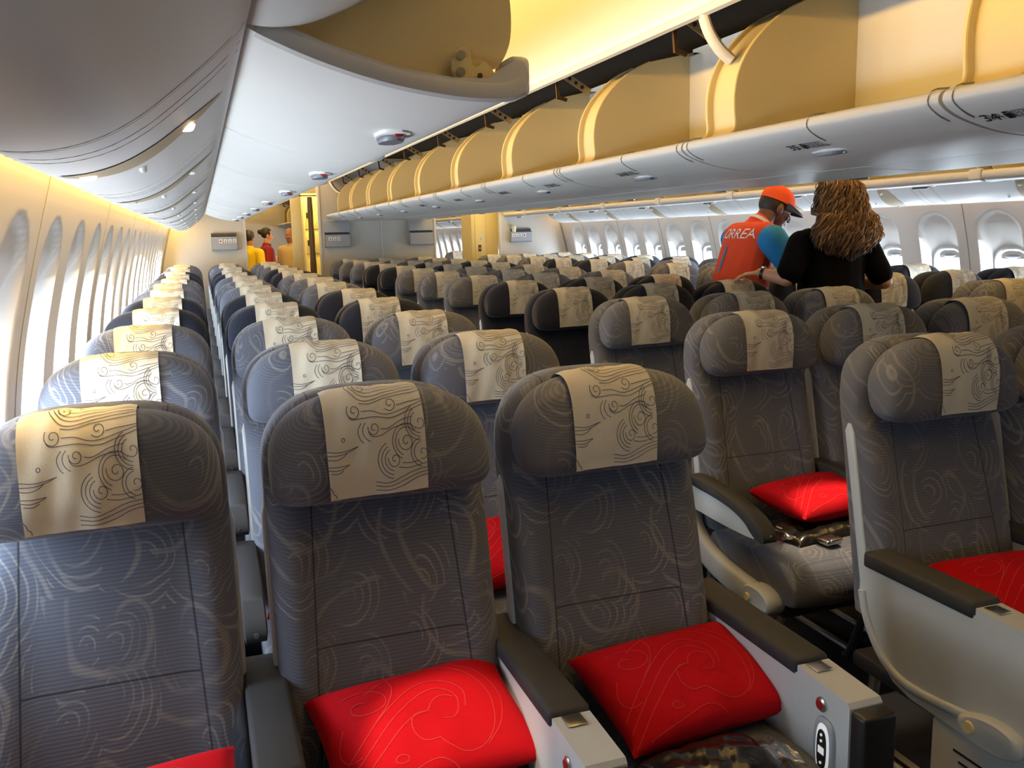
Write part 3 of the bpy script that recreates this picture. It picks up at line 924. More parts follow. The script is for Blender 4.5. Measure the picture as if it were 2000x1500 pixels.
def cover_path():
    """front bottom -> over the top -> back, as (y,z) polyline with arc length, at x=0 with offset"""
    n = 200
    pr = head_profile(0, .006, n)
    # index 0 is y+ (back); n/2 is front; order from front-low up over the top to back
    i0, i1 = int(n*.60), int(n*.03)
    seq = [pr[k] for k in range(i0, i1-1, -1)]
    seq = [q for q in seq if q[1] > .985 or q[0] > .012]
    low = seq[0]
    seq = [(low[0]+.001, .966)]+seq
    # keep front part hanging straight
    d = [0]
    for a, b in zip(seq, seq[1:]): d.append(d[-1]+math.hypot(b[0]-a[0], b[1]-a[1]))
    return seq, d
CSEQ, CD = cover_path()
CTOP = None
for (y, z), dd in zip(CSEQ, CD):
    if CTOP is None or z > CTOP[0]: CTOP = (z, dd)
CW = .186
def cover_point(u, s, lift=0.0):
    """u across -.5..+.5 of cover width, s arc length from front bottom edge"""
    s = min(max(s, 0), CD[-1]-1e-6)
    i = 0
    lo, hi = 0, len(CD)-1
    while hi-lo > 1:
        m_ = (lo+hi)//2
        if CD[m_] <= s: lo = m_
        else: hi = m_
    t = (s-CD[lo])/max(1e-9, CD[lo+1]-CD[lo])
    a, b = CSEQ[lo], CSEQ[lo+1]
    y, z = a[0]+(b[0]-a[0])*t, a[1]+(b[1]-a[1])*t
    ty, tz = b[0]-a[0], b[1]-a[1]; L = math.hypot(ty, tz) or 1
    ny, nz = -tz/L, ty/L
    x = u*CW
    # follow the drop of the headrest toward its shoulders and a faint ripple
    dz = -.125*(1-(max(0, 1-(abs(x)/HW)**3))**(1/2.2))*max(0, min(1, (z-1.0)/.15))
    rip = .0016*math.sin(u*9+s*14)+.001*math.sin(u*23-s*31)
    return (x, y+ny*(lift+rip), z+dz+nz*(lift+rip))
def S_(u, w):       # motif coordinates (0..1 across, 0..1 down from the crest) to cover coordinates
    return (u-.5, CTOP[1]*(1-w*.99))
def motif():
    st = []
    C = lambda *p: st.append([S_(a, b) for a, b in smooth_poly(list(p), 3)])
    A = lambda pts: st.append([S_(a, b) for a, b in pts])
    # crest cloud and the long streamers
    A(spiral(.40, .09, .012, .06, 2.6, 1.15))
    C((.45, .06), (.40, .005), (.33, .02), (.34, .10), (.40, .16), (.52, .165), (.70, .10), (.86, .085), (1, .05))
    C((.33, .0), (.29, .03), (.31, .10), (.37, .19), (.50, .215), (.70, .14), (.88, .13), (1, .09))
    C((.27, .0), (.25, .06), (.29, .15), (.36, .24), (.50, .25), (.70, .175), (.88, .165), (1, .12))
    C((.43, .10), (.52, .12), (.68, .06), (.85, .045), (1, .01))
    C((.36, .26), (.48, .28), (.66, .215), (.86, .20), (1, .16))
    A(spiral(.53, .035, .014, .014, 0, 1))
    # second scroll
    A(spiral(.30, .32, .012, .075, 1.0, 1.45))
    C((.23, .33), (.26, .39), (.36, .385), (.52, .38), (.66, .41), (.80, .37), (1, .30))
    C((.37, .33), (.48, .33), (.60, .375), (.74, .355), (.88, .31), (1, .27))
    A(spiral(.67, .28, .012, .068, .6, 1.3))
    C((.735, .30), (.82, .285), (1, .25))
    # third scroll
    A(spiral(.48, .47, .012, .062, 1.2, 1.35))
    C((.42, .49), (.45, .54), (.55, .535), (.70, .47), (.86, .46))
    C((.545, .48), (.62, .49), (.74, .43), (.88, .40))
    C((.40, .42), (.36, .47), (.38, .54), (.43, .57))
    C((.36, .42), (.31, .48), (.34, .56), (.37, .58))
    # cloud cluster of concentric arcs
    A(spiral(.80, .60, .012, .085, .3, 1.5))
    for r in (.115, .145): A([(.80+r*math.cos(a), .60+r*math.sin(a)) for a in [PI*.62+PI*1.15*i/22 for i in range(23)]])
    A(spiral(.665, .735, .01, .07, 1.2, 1.35))
    for r in (.10, .135, .17): A([(.665+r*math.cos(a), .735+r*math.sin(a)*.9) for a in [PI*.55+PI*.8*i/20 for i in range(21)]])
    A(spiral(.96, .70, .01, .06, 2.0, 1.0))
    for r in (.09, .12): A([(.96+r*math.cos(a), .70+r*math.sin(a)) for a in [PI*.55+PI*.9*i/18 for i in range(19)] if .96+r*math.cos(a) < 1])
    A(spiral(.95, .45, .01, .06, 2.4, 1.0))
    for r in (.09, .12, .15): A([(.95+r*math.cos(a), .45+r*math.sin(a)) for a in [PI*.5+PI*.85*i/18 for i in range(19)] if .95+r*math.cos(a) < 1])
    C((.70, .80), (.80, .82), (.92, .80), (1, .79))
    C((.74, .77), (.83, .78), (.92, .765))
    # low waves
    C((.46, .90), (.58, .925), (.72, .89), (.86, .84), (1, .83))
    C((.46, .935), (.60, .955), (.74, .92), (.88, .87), (1, .86))
    C((.46, .97), (.60, .985), (.76, .955), (.88, .90), (1, .89))
    # drifting leaves at the left edge
    C((.0, .645), (.12, .655), (.22, .635), (.31, .60)); C((.0, .61), (.10, .63), (.20, .625), (.31, .60)); C((.0, .675), (.08, .69), (.16, .67), (.20, .635))
    C((.0, .76), (.08, .775), (.16, .76), (.21, .735)); C((.0, .735), (.10, .745), (.21, .735)); C((.02, .79), (.10, .80), (.15, .775))
    A(spiral(.165, .535, .016, .016, 0, 1))
    C((.0, .90), (.025, .93), (.03, .96), (.06, .97), (.06, 1.0))
    return st
MOTIF = motif()
def ribbons_cover(bm):
    for st in MOTIF:
        p = [(u*CW, s) for u, s in st]
        L_, R_ = offset_line(p, .0007), offset_line(p, -.0007)
        a = [bm.verts.new(cover_point(x/CW, s, .0012)) for x, s in L_]; b = [bm.verts.new(cover_point(x/CW, s, .0012)) for x, s in R_]
        for i in range(len(a)-1):
            f = bm.faces.new((a[i], a[i+1], b[i+1], b[i])); f.material_index = 1
def cover_bm():
    bm = bmesh.new()
    nu, ns = 16, 46
    rows = [[bm.verts.new(cover_point(-.5+i/nu, CD[-1]*j/ns)) for i in range(nu+1)] for j in range(ns+1)]
    for j in range(ns):
        for i in range(nu): bm.faces.new((rows[j][i], rows[j][i+1], rows[j+1][i+1], rows[j+1][i]))
    ribbons_cover(bm); return bm

def back_front_y(z):
    return -.085+.135*(min(z, .95)-.44)/.51
def backrest_bm():
    bm = bmesh.new()
    BW = .221
    xs = [math.sin(PI/2*i/14)*BW for i in range(-14, 15)]
    rings = []
    for x in xs:
        s = abs(x)/BW
        zt = 1.148-.15*(1-(max(0, 1-s**3.2))**(1/2.3))
        edge = (max(0, 1-s**9))**.5
        zs = [.43+(zt-.43)*t for t in (0, .06, .15, .3, .45, .6, .7, .78, .86, .93, .98, 1)]
        fr, bk = [], []
        for z in zs:
            bol = .014*min(1, max(0, (abs(x)-.13)/.05))*(1-min(1, max(0, (z-.85)/.1)))
            yf = back_front_y(z)-bol
            if z > .93: yf += .02*min(1, (z-.93)/.05)
            yb = .085+.10*(z-.44)/.7
            tp = max(0, (z-(zt-.06))/.06); rnd = (1-max(0, 1-tp**2.2)**.5)*.5
            c = (yf+yb)/2; h = (yb-yf)/2*(.45+.55*edge)*(1-rnd)
            fr.append((x, c-h, z)); bk.append((x, c+h, z))
        rings.append(fr+bk[::-1])
    loft(bm, rings); return bm
def shell_bm():
    bm = bmesh.new()
    W = .165
    rings = []
    for z in (.50, .53, .62, .75, .88, .95, .985, .995):
        yb = .112+.10*(z-.44)/.7
        w = W*(1-max(0, (z-.93)/.065)**2*.10)
        d = (.024 if z < .985 else .012)*(1 if z > .51 else .5)
        pr = sellipse(28, w, d, 6)
        rings.append([(x, yb+y-.006, z) for x, y in pr])
    loft(bm, rings); return bm
def cushion_bm():
    bm = bmesh.new()
    prof = [(-.53, .34), (-.525, .40), (-.50, .445), (-.44, .462), (-.32, .458), (-.16, .445), (-.06, .442), (-.045, .40), (-.05, .32), (-.30, .305), (-.50, .31)]
    prof = smooth_poly(prof, 2, True)
    cy, cz = -.29, .385
    rings = []
    for i in range(-10, 11):
        t = i/10; x = .228*math.sin(PI/2*t); s = abs(x)/.228
        k = .80+.20*(max(0, 1-s**6))**.5
        rings.append([(x, cy+(y-cy)*(.94+.06*(max(0, 1-s**6))**.5), cz+(z-cz)*k) for y, z in prof])
    loft(bm, rings); return bm
def armrest_parts(x, parent, kind):
    """kind: mid (between seats), aisle (with curved side frame), bulk (front-row solid armrest), bulk_aisle"""
    if kind in ('mid', 'aisle'):
        bm = bmesh.new()
        top = smooth_poly([(.04, .610), (-.04, .616), (-.20, .606), (-.34, .580), (-.40, .552), (-.425, .519), (-.415, .500), (-.385, .510), (-.33, .550), (-.20, .576), (.04, .582)], 2, True)
        for_ = [(.90, 0), (1, .004)]
        w = .028
        cy, cz = -.18, .575
        loft(bm, [[(x+dx, cy+(y-cy)*k, cz+(z-cz)*k) for y, z in top] for dx, k in ((-w, .9), (-w*.85, 1), (w*.85, 1), (w, .9))])
        a = mesh('armrest', bm, MT['pad'], parent, angle=45)
        bm = bmesh.new()
        body = smooth_poly([(.04, .590), (-.20, .580), (-.32, .554), (-.375, .511), (-.36, .501), (-.20, .496), (.04, .501)], 1, True)
        prism(bm, body, 'x', x-.021, x+.021)
        mesh('armrest_body', bm, MT['shell'], a, angle=35)
        bm = bmesh.new()
        tube(bm, [(x, -.4255, .526), (x, -.431, .526)], .006, 12)
        mesh('armrest_button', bm, MT['steel'], a)
    if kind == 'aisle':
        sgn = -1
        bm = bmesh.new()
        pts = smooth_poly([(.045, .53), (.035, .44), (-.03, .375), (-.14, .335), (-.28, .318), (-.40, .312)], 2)
        rings = []
        for i, (y, z) in enumerate(pts):
            a_ = pts[max(i-1, 0)]; b_ = pts[min(i+1, len(pts)-1)]
            ty, tz = b_[0]-a_[0], b_[1]-a_[1]; L = math.hypot(ty, tz); ny, nz = -tz/L, ty/L
            t = i/(len(pts)-1); h = .045-.006*t
            pr = sellipse(16, .024, h, 4)
            rings.append([(x+px, y+ny*pz, z+nz*pz) for px, pz in pr])
        loft(bm, rings); s_ = mesh('side_frame', bm, MT['shell'], parent, angle=50)
        bm = bmesh.new()
        pr = smooth_poly([(-.33, .352), (-.40, .362), (-.455, .345), (-.465, .31), (-.44, .282), (-.38, .272), (-.31, .285)], 2, True)
        loft(bm, [[(x+dx, -.39+(y+.39)*k, .315+(z-.315)*k) for y, z in pr] for dx, k in ((-.034, .92), (-.028, 1), (.028, 1), (.034, .92))])
        mesh('frame_end', bm, MT['shell'], s_, angle=45)
        bm = bmesh.new(); tube(bm, [(x-.034, -.36, .318), (x-.040, -.36, .318)], [.014, .011], 14); mesh('frame_knob', bm, MT['cream'], s_)
    if kind in ('bulk', 'bulk_aisle'):
        w = .036
        bm = bmesh.new()
        zt = .600
        zb = .33 if kind == 'bulk' else .30
        prof = [(.08, zt+.004), (-.338, zt-.004), (-.338, zt+.012), (-.478, zt+.006), (-.485, zt-.002), (-.485, zb+.08), (-.485, zb), (.0, zb), (.06, zb+.10), (.08, zb+.2)]
        prism(bm, prof, 'x', x-w, x+w)
        bmesh.ops.recalc_face_normals(bm, faces=bm.faces)
        a = mesh('armrest', bm, MT['shell'], parent, angle=30)
        bm = bmesh.new(); box(bm, x-w-.004, x+w+.004, -.336, .09, zt-.012, zt+.022, .010, 3); mesh('armrest_pad', bm, MT['pad'], a)
        bm = bmesh.new(); box(bm, x-w-.001, x+w+.001, -.523, -.4855, zb+.06, zt-.002, .008, 3); mesh('armrest_cap', bm, MT['black'], a)
        bm = bmesh.new(); box(bm, x-.020, x+.016, -.376, -.340, zt+.0115, zt+.0135, .001); mesh('ash_lid', bm, MT['steel'], a)
        side = -1
        xs = x-w if kind == 'bulk' or kind == 'bulk_aisle' else x
        for sd in (-1,):
            X0 = x+sd*w
            bm = bmesh.new(); tube(bm, [(X0+sd*-.002, -.412, zt-.030), (X0+sd*.003, -.412, zt-.030), (X0+sd*.006, -.412, zt-.030)], [.014, .014, .010], 16)
            b_ = mesh('recline_button', bm, MT['steel'], a)
            bm = bmesh.new(); tube(bm, [(X0+sd*.004, -.412, zt-.030), (X0+sd*.0075, -.412, zt-.030)], .009, 16)
            mesh('button_face', bm, MT['redmark'], b_)
        return a
    return None
def controller(x, parent, zt=.600):
    """handset set into the inner face of a front-row armrest"""
    bm = bmesh.new(); X0 = x-.036
    y0, z0 = -.425, zt-.112
    pr = sellipse(28, .028, .062, 3.2)
    loft(bm, [[(X0-d, y0+y*k, z0+z*k) for y, z in pr] for d, k in ((-.002, 1), (.004, 1), (.007, .93))])
    h = mesh('handset', bm, MT['pocket'], parent, angle=45)
    bm = bmesh.new(); pr = sellipse(28, .019, .052, 2.6)
    loft(bm, [[(X0-.0068, y0+y, z0+z) for y, z in pr], [(X0-.0085, y0+y*.9, z0+z*.93) for y, z in pr]])
    mesh('handset_ring', bm, MT['glow'], h)
    bm = bmesh.new(); pr = sellipse(24, .013, .040, 2.6)
    loft(bm, [[(X0-.0082, y0+y, z0+z) for y, z in pr], [(X0-.0098, y0+y, z0+z) for y, z in pr]])
    f = mesh('handset_face', bm, MT['black'], h)
    bm = bmesh.new(); box(bm, X0-.0106, X0-.0098, y0-.008, y0+.008, z0-.008, z0+.006); mesh('handset_screen', bm, MT['glow'], h, smooth=False)
    for dz in (.03, .018, -.026):
        bm = bmesh.new(); tube(bm, [(X0-.0096, y0, z0+dz), (X0-.0112, y0, z0+dz)], .0028, 8); mesh('handset_key', bm, MT['glow'], h)

me_head = headrest_mesh; parts_cache = {}
def seat(color, left, right, full=True):
    r = empty('airliner_seat')
    mb = MT['grey_back'] if color == 'grey' else MT['navy_back']; mc = MT['grey'] if color == 'grey' else MT['navy']
    mesh('backrest', backrest_bm(), mb, r, angle=55)
    mesh('back_shell', shell_bm(), MT['shell'], r, angle=55)
    for s in (-1, 1):                                     # pale edge trim down each side of the back
        bm = bmesh.new(); rings = []
        for z in (.50, .52, .60, .72, .84, .91, .93):
            ym = (back_front_y(z)+.085+.10*(z-.44)/.7)/2+.0; k = .35 if z in (.50, .93) else 1
            rings.append([(s*.221+a*.0075*k, ym+b*.017*k, z) for a, b in sellipse(14, 1, 1, 3)])
        loft(bm, rings); mesh('side_trim', bm, MT['shell'], r, angle=50)
    h = mesh('headrest', headrest_mesh(), mc, r, angle=60)
    cv = mesh('headrest_cover', cover_bm(), [MT['linen'], MT['ink']], r, angle=70)
    cv['label'] = 'cream cloth cover printed with swirling clouds'
    mesh('seat_cushion', cushion_bm(), mc, r, angle=55)
    bm = bmesh.new(); box(bm, -.22, .22, -.46, .06, .27, .315, .012); mesh('seat_pan', bm, MT['black'], r)
    for x in (-.17, .17):
        bm = bmesh.new()
        tube(bm, [(x, -.40, .28), (x, -.30, .02), (x, -.28, .0)], .015, 8)
        tube(bm, [(x, .02, .28), (x, .04, .0)], .015, 8)
        tube(bm, [(x, -.30, .03), (x, .05, .03)], .012, 8)
        mesh('leg', bm, MT['steel'], r)
    if left: armrest_parts(-.247, r, left)
    if right:
        a = armrest_parts(.247 if right != 'bulk_aisle' else .262, r, right)
        if right == 'bulk_aisle': controller(.262, a)
    return r
PROTO = {}
def place_seat(key, x, y, label, rot=0):
    if key not in PROTO:
        PROTO[key] = seat(*key)
        o = PROTO[key]
    else: o = copy_tree(PROTO[key])
    o.location = (x, y, 0)
    tag(o, label, 'seat', 'economy seats in rows')
    for c in o.children:
        if c.name.startswith('headrest_cover'):
            c.rotation_euler = (0, random.uniform(-.02, .02), 0)
            c.location = (random.uniform(-.008, .008), 0, random.uniform(-.02, .02)*0)
    return o
SP = .4939; Y1 = 1.6526; DP = .8128
XA = -.1912
DXA = -.014
blocks = [('left', [XA+SP*i for i in range(3)], 0, ['window', 'middle', 'aisle']),
          ('centre', [XA+2*SP+1.0005+SP*i for i in range(3)], .0931, ['left aisle', 'middle', 'right aisle']),
          ('right', [3.76+SP*i for i in range(3)], .03, ['aisle', 'middle', 'window'])]
SEATS = {}
for bname, xs, stg, cols in blocks:
    for rr in range(13):
        navy = (rr+1) in (4, 5, 9, 10)
        y = Y1+DP*rr+stg
        for ci, x in enumerate(xs):
            if bname == 'right' and rr < 2: continue
            if bname == 'centre' and rr == 0 and ci == 2: continue
            if rr == 0:
                L = 'bulk' if not (bname == 'left' and ci == 0) else 'mid'
                R = 'bulk_aisle' if (bname == 'left' and ci == 2) else None
                if bname == 'centre' and ci == 0: L = None
            else:
                L = 'aisle' if (ci == 0 and bname != 'left') else 'mid'
                R = 'mid' if ci == 2 else None
            cn = cols[ci]+' column' if bname != 'centre' else cols[ci]+(' column' if ci == 1 else ' side')
            lab = '%s airliner seat, %s of the %s block, %s row from the camera' % ('navy' if navy else 'grey patterned', cn, bname, ORD[rr])
            SEATS[(bname, rr, ci)] = place_seat(('navy' if navy else 'grey', L, R), x+(DXA if bname == 'left' and ci == 0 else 0), y, lab)
# aft cabin seats seen through the right doorway
for i, (x, y) in enumerate(((4.22, 13.9), (4.72, 13.95))):
    place_seat(('grey', 'mid', None), x, y+.9, 'dark-looking seat of the aft cabin seen through the right doorway, %s one' % ['aisle', 'window'][i])
for i, (x, y) in enumerate(((1.25, 15.2), (.76, 15.2))):
    place_seat(('grey', 'mid', None), x, y, 'seat of the aft cabin behind the standing group, %s one' % ['nearer', 'farther'][i])

# full-height side panel on the first centre seat
o = SEATS[('centre', 0, 0)]
xl = -.241; DY = 0
bm = bmesh.new()
prism(bm, [(y-DY, z) for y, z in [(-.026, .612), (-.026, .53), (-.040, .475), (-.070, .422), (-.108, .375), (-.155, .338), (-.21, .322), (-.34, .318), (-.62, .318), (-.62, .612), (-.38, .622), (-.38, .604)]], 'x', xl-.036, xl+.036)
ap = mesh('armrest', bm, MT['shell'], o, angle=30)
bm = bmesh.new(); box(bm, xl-.040, xl+.040, -.378, -.035, .592, .634, .010, 3); mesh('armrest_pad', bm, MT['pad'], ap)
bm = bmesh.new(); box(bm, xl-.02, xl+.016, -.425, -.385, .6205, .6235, .001); mesh('ash_lid', bm, MT['steel'], ap)
bm = bmesh.new()
pts = [(y-DY, z) for y, z in smooth_poly([(-.036, .53), (-.050, .475), (-.082, .42), (-.125, .375), (-.18, .352), (-.26, .352), (-.34, .362), (-.40, .372)], 2)]
rings = []
for i, (y, z) in enumerate(pts):
    a_ = pts[max(i-1, 0)]; b_ = pts[min(i+1, len(pts)-1)]
    ty, tz = b_[0]-a_[0], b_[1]-a_[1]; Ln = math.hypot(ty, tz); ny, nz = -tz/Ln, ty/Ln
    pr = sellipse(14, .014, .022, 2.5)
    rings.append([(xl-.036+px*.6, y+ny*pz*.55, z+nz*pz*.55) for px, pz in pr])
loft(bm, rings); mesh('side_frame', bm, MT['shell'], ap, angle=50)
bm = bmesh.new()
pr = smooth_poly([(-.36, .372), (-.42, .398), (-.48, .404), (-.525, .392), (-.535, .362), (-.51, .336), (-.44, .326), (-.37, .330)], 2, True)
loft(bm, [[(xl+dx, -.45+(y+.45)*k, .365+(z-.365)*k) for y, z in pr] for dx, k in ((-.034, 1), (-.052, 1), (-.060, .86))])
fe = mesh('frame_end', bm, MT['shell'], ap, angle=45)
bm = bmesh.new(); tube(bm, [(xl-.056, -.405, .362), (xl-.066, -.405, .362)], [.016, .013], 14); mesh('frame_knob', bm, MT['cream'], fe)
bm = bmesh.new(); box(bm, xl-.030, xl+.03, -.64, -.27, .0, .312, .012, 3); lb = mesh('lower_box', bm, MT['shell'], ap)
for i in range(6):
    bm = bmesh.new(); box(bm, xl-.0315, xl-.029, -.42-.016*i, -.34-.016*i, .262-.022*i, .267-.022*i); mesh('vent_slot', bm, MT['black'], lb, smooth=False)
# steel tray hinge and bracket at the front of the first-row aisle armrest
o = SEATS[('left', 0, 2)]
bm = bmesh.new()
pr = sellipse(24, .050, .042, 3.2)
loft(bm, [[(xx, -.54+y, .40+z) for y, z in pr] for xx in (.235, .31)])
mesh('tray_hinge', bm, MT['steel'], o, angle=40)
bm = bmesh.new(); box(bm, .225, .30, -.525, -.48, .43, .46, .004); mesh('hinge_plate', bm, MT['steel'], o)

# ------------------------------------------------------------------ pillows, blankets, buckles
def pillow_bm(L=.40, W=.27, H=.105, seed=1):
    rnd = random.Random(seed)
    bm = bmesh.new(); n = 30
    ph = [rnd.uniform(0, 6) for _ in range(6)]
    def hgt(u, v):
        e = max(0, (1-abs(u)**2.6))*max(0, (1-abs(v)**2.6))
        return H/2*e**.42
    def pt(u, v, s, lift=0):
        # pinched corners
        k = 1-.07*(1-u*u)*(v*v)-.0
        x = L/2*u*(1-.06*(1-v*v)**1.0*abs(u)**3); y = W/2*v*(1-.07*(1-u*u)*abs(v)**3)
        z = s*hgt(u, v)
        w = .004*math.sin(6*u+4*v+ph[0])*math.sin(3*v+ph[1])+.006*math.exp(-((u-.25-.3*v)*7)**2)*max(0, -v)-.006*math.exp(-((u+.1-.2*v)*8)**2)*max(0, -v)
        z += w*(1-abs(u)**4)*(1-abs(v)**4)*(1 if s > 0 else .3)
        return (x, y, z+lift)
    for s in (1, -1):
        g = [[bm.verts.new(pt(-1+2*i/n, -1+2*j/n, s)) for j in range(n+1)] for i in range(n+1)]
        for i in range(n):
            for j in range(n): bm.faces.new((g[i][j], g[i+1][j], g[i+1][j+1], g[i][j+1]))
    bmesh.ops.remove_doubles(bm, verts=bm.verts, dist=.0004)
    # printed scroll lines
    st = []
    C = lambda *p: st.append(smooth_poly(list(p), 3))
    C((-.95, -.75), (-.5, -.2), (-.1, .25), (.15, .35), (.32, .15), (.30, -.1), (.20, -.25), (.10, -.2))
    C((-.95, -.55), (-.5, .0), (-.1, .45), (.2, .5), (.42, .2), (.36, -.1))
    C((-.95, -.95), (-.45, -.35), (-.15, -.05), (.0, -.02))
    C((.0, -.02), (.08, .15), (.2, .18), (.28, .1))
    C((.0, -.02), (-.15, -.02), (-.22, -.25), (-.15, -.48), (.0, -.5)); C((.0, -.5), (.05, -.62), (.2, -.8), (.42, -.75), (.6, -.4), (.66, .1), (.5, .6), (.2, .85), (-.2, .78), (-.5, .55))
    C((.42, -.75), (.66, -.45), (.78, .05), (.66, .5), (.45, .72))
    st.append(spiral(-.55, .35, .05, .30, 1.0, 1.2)); C((-.25, .72), (-.22, .5), (-.35, .2), (-.5, .0))
    C((-.8, .1), (-.92, -.2), (-.85, -.45), (-.7, -.4)); st.append(spiral(-.38, -.62, .06, .06, 0, 1))
    C((-.8, -.95), (-.4, -.85), (-.1, -.72), (.05, -.85), (.1, -.95))
    for s in st:
        p = [(u*L/2, v*W/2) for u, v in s]
        A_, B_ = offset_line(p, .0008), offset_line(p, -.0008)
        cl = lambda q: max(-.97, min(.97, q))
        a = [bm.verts.new(pt(cl(x/(L/2)), cl(y/(W/2)), 1, .0012)) for x, y in A_]; b = [bm.verts.new(pt(cl(x/(L/2)), cl(y/(W/2)), 1, .0012)) for x, y in B_]
        for i in range(len(a)-1):
            f = bm.faces.new((a[i], a[i+1], b[i+1], b[i])); f.material_index = 1
    return bm
def pillow(x, y, z, rx, rz, label, seed, ry=0):
    o = mesh('red_pillow', pillow_bm(seed=seed), [MT['red'], MT['redline']], None, angle=80)
    o.location = (x, y, z); o.rotation_euler = (rx, ry, rz)
    tag(o, label, 'pillow', 'red travel pillows')
    return o
sx = lambda b, c: SEATS[(b, 0, c)].location.x if (b, 0, c) in SEATS else 0
pillow(.330, 1.50, .530, math.radians(20), .12, 'bright red pillow lying on the first-row middle seat of the left block', 1)
pillow(.862, 1.470, .530, math.radians(16), .10, 'red pillow on the first-row seat with the steel tray hinge', 2)
pillow(-.19, 1.385, .505, math.radians(20), .15, 'red pillow at the lower edge on the first-row window seat', 3)
pillow(1.86, 1.52, .545, math.radians(18), -.1, 'red pillow behind the full-height side panel of the front centre seat', 4)
pillow(1.905, 2.36, .548, math.radians(5), .12, 'red pillow under the reading light on the second-row centre seat', 5)
pillow(.80, 2.30, .545, math.radians(22), .1, 'red pillow glimpsed between the two near backrests', 6)
pillow(.30, 2.30, .545, math.radians(22), -.1, 'red pillow on the second-row middle seat of the left block', 7)
pillow(2.29, 2.36, .545, math.radians(20), .1, 'red pillow on the second-row middle seat of the centre block', 8)
def blanket_bm(L, W, H, seed):
    rnd = random.Random(seed); bm = bmesh.new()
    bmesh.ops.create_grid(bm, x_segments=44, y_segments=20, size=.5)
    top = list(bm.verts)
    for v in top:
        u, w = v.co.x*2, v.co.y*2
        e = (max(0, 1-abs(u)**5)*max(0, 1-abs(w)**3))**.4
        cr = .003*math.sin(9*u+4*w+seed)*math.sin(5*w-4*u)+.0016*abs(math.sin(13*u-6*w+2*math.sin(5*u)))
        v.co = Vector((L/2*u, W/2*w, H*e+cr*(.3+e)))
    r = bmesh.ops.extrude_face_region(bm, geom=list(bm.faces))
    for g in r['geom']:
        if isinstance(g, bmesh.types.BMVert): g.co.z = -.002
    return bm
def blanket(x, y, z, rz, L, W, H, label, seed):
    r = empty('wrapped_blanket', (x, y, z), rz)
    mesh('blanket_roll', blanket_bm(L, W, H, seed), MT['foil'], r, angle=70)
    for s in (-1, 1):                                     # twisted clear ends of the wrap
        bm = bmesh.new()
        rings = []
        for i in range(9):
            t = i/8; px = s*(L/2-.02+.07*t)
            ww = W*(.32-.12*math.sin(PI*t)); hh = H*(.5-.25*t)
            rings.append([(px, ww*math.cos(2*PI*k/18)*(1+.25*math.sin(5*k+i)), .006+hh*(1+math.sin(2*PI*k/18))*(1+.3*math.sin(7*k+2*i))*.6) for k in range(18)])
        loft(bm, rings, cap=False); mesh('wrap_end', bm, MT['film'], r, angle=180)
    tag(r, label, 'wrapped blanket', 'wrapped blankets')
blanket(.795, 1.255, .462, .06, .25, .15, .050, 'black blanket in clear wrap below the red pillow by the steel tray hinge', 1)
blanket(1.82, 2.28, .462, .15, .30, .18, .036, 'dark wrapped blanket under the pillow in the reading light', 2)
blanket(.30, 1.29, .462, .0, .30, .13, .05, 'dark wrapped blanket below the bright red first-row pillow', 3)
r = empty('seat_belt_buckle', (1.78, 2.155, .467), .1)
bm = bmesh.new(); box(bm, -.030, .030, -.024, .024, 0, .018, .005, 3); mesh('buckle_plate', bm, MT['steel'], r)
bm = bmesh.new(); box(bm, -.024, .024, -.034, -.010, .014, .024, .004, 2); mesh('buckle_flap', bm, MT['steel'], r)
bm = bmesh.new(); box(bm, -.023, .023, .02, .20, .001, .004); mesh('belt_webbing', bm, MT['pad'], r, smooth=False)
tag(r, 'steel belt buckle lying in the light on the second-row centre seat', 'seat belt')
r = empty('seat_belt_buckle', (.062, 1.40, .47), 0)
bm = bmesh.new(); box(bm, -.012, .012, -.035, .035, 0, .06, .005, 3); mesh('buckle_plate', bm, MT['steel'], r)
bm = bmesh.new(); box(bm, -.004, .004, .03, .12, .0, .045); mesh('belt_webbing', bm, MT['pad'], r, smooth=False)
tag(r, 'steel belt buckle wedged beside the first-row window seat armrest', 'seat belt')
# ------------------------------------------------------------------ people
from mathutils.bvhtree import BVHTree
def caps(bm, p0, p1, r0, r1, side=(1, 0, 0), n=16):
    """tapered rounded limb; radii are numbers or (side, other) pairs"""
    p0, p1 = Vector(p0), Vector(p1)
    t = (p1-p0); L = t.length
    t = t/L if L > 1e-6 else Vector((0, 0, 1))
    s = Vector(side); s = s-t*s.dot(t)
    if s.length < 1e-4: s = Vector((0, 1, 0))-t*t.y
    s.normalize(); u = t.cross(s)
    r0 = r0 if isinstance(r0, tuple) else (r0, r0); r1 = r1 if isinstance(r1, tuple) else (r1, r1)
    rings = []
    for k in range(5):
        a = -PI/2+PI/2*k/5+.12
        rings.append((p0+t*min(r0)*math.sin(a), r0[0]*math.cos(a), r0[1]*math.cos(a)))
    for k in range(7):
        q = k/6; rings.append((p0.lerp(p1, q), r0[0]+(r1[0]-r0[0])*q, r0[1]+(r1[1]-r0[1])*q))
    for k in range(5):
        a = PI/2*(k+1)/5-.12
        rings.append((p1+t*min(r1)*math.sin(a), r1[0]*math.cos(a), r1[1]*math.cos(a)))
    loft(bm, [[c+s*a*math.cos(2*PI*i/n)+u*b*math.sin(2*PI*i/n) for i in range(n)] for c, a, b in rings])
def ell(bm, c, r, rot=None, sub=3):
    Mx = Matrix.Translation(c) @ (rot.to_4x4() if rot else Matrix.Identity(4)) @ Matrix.Diagonal((r[0], r[1], r[2], 1))
    bmesh.ops.create_icosphere(bm, subdivisions=sub, radius=1, matrix=Mx)
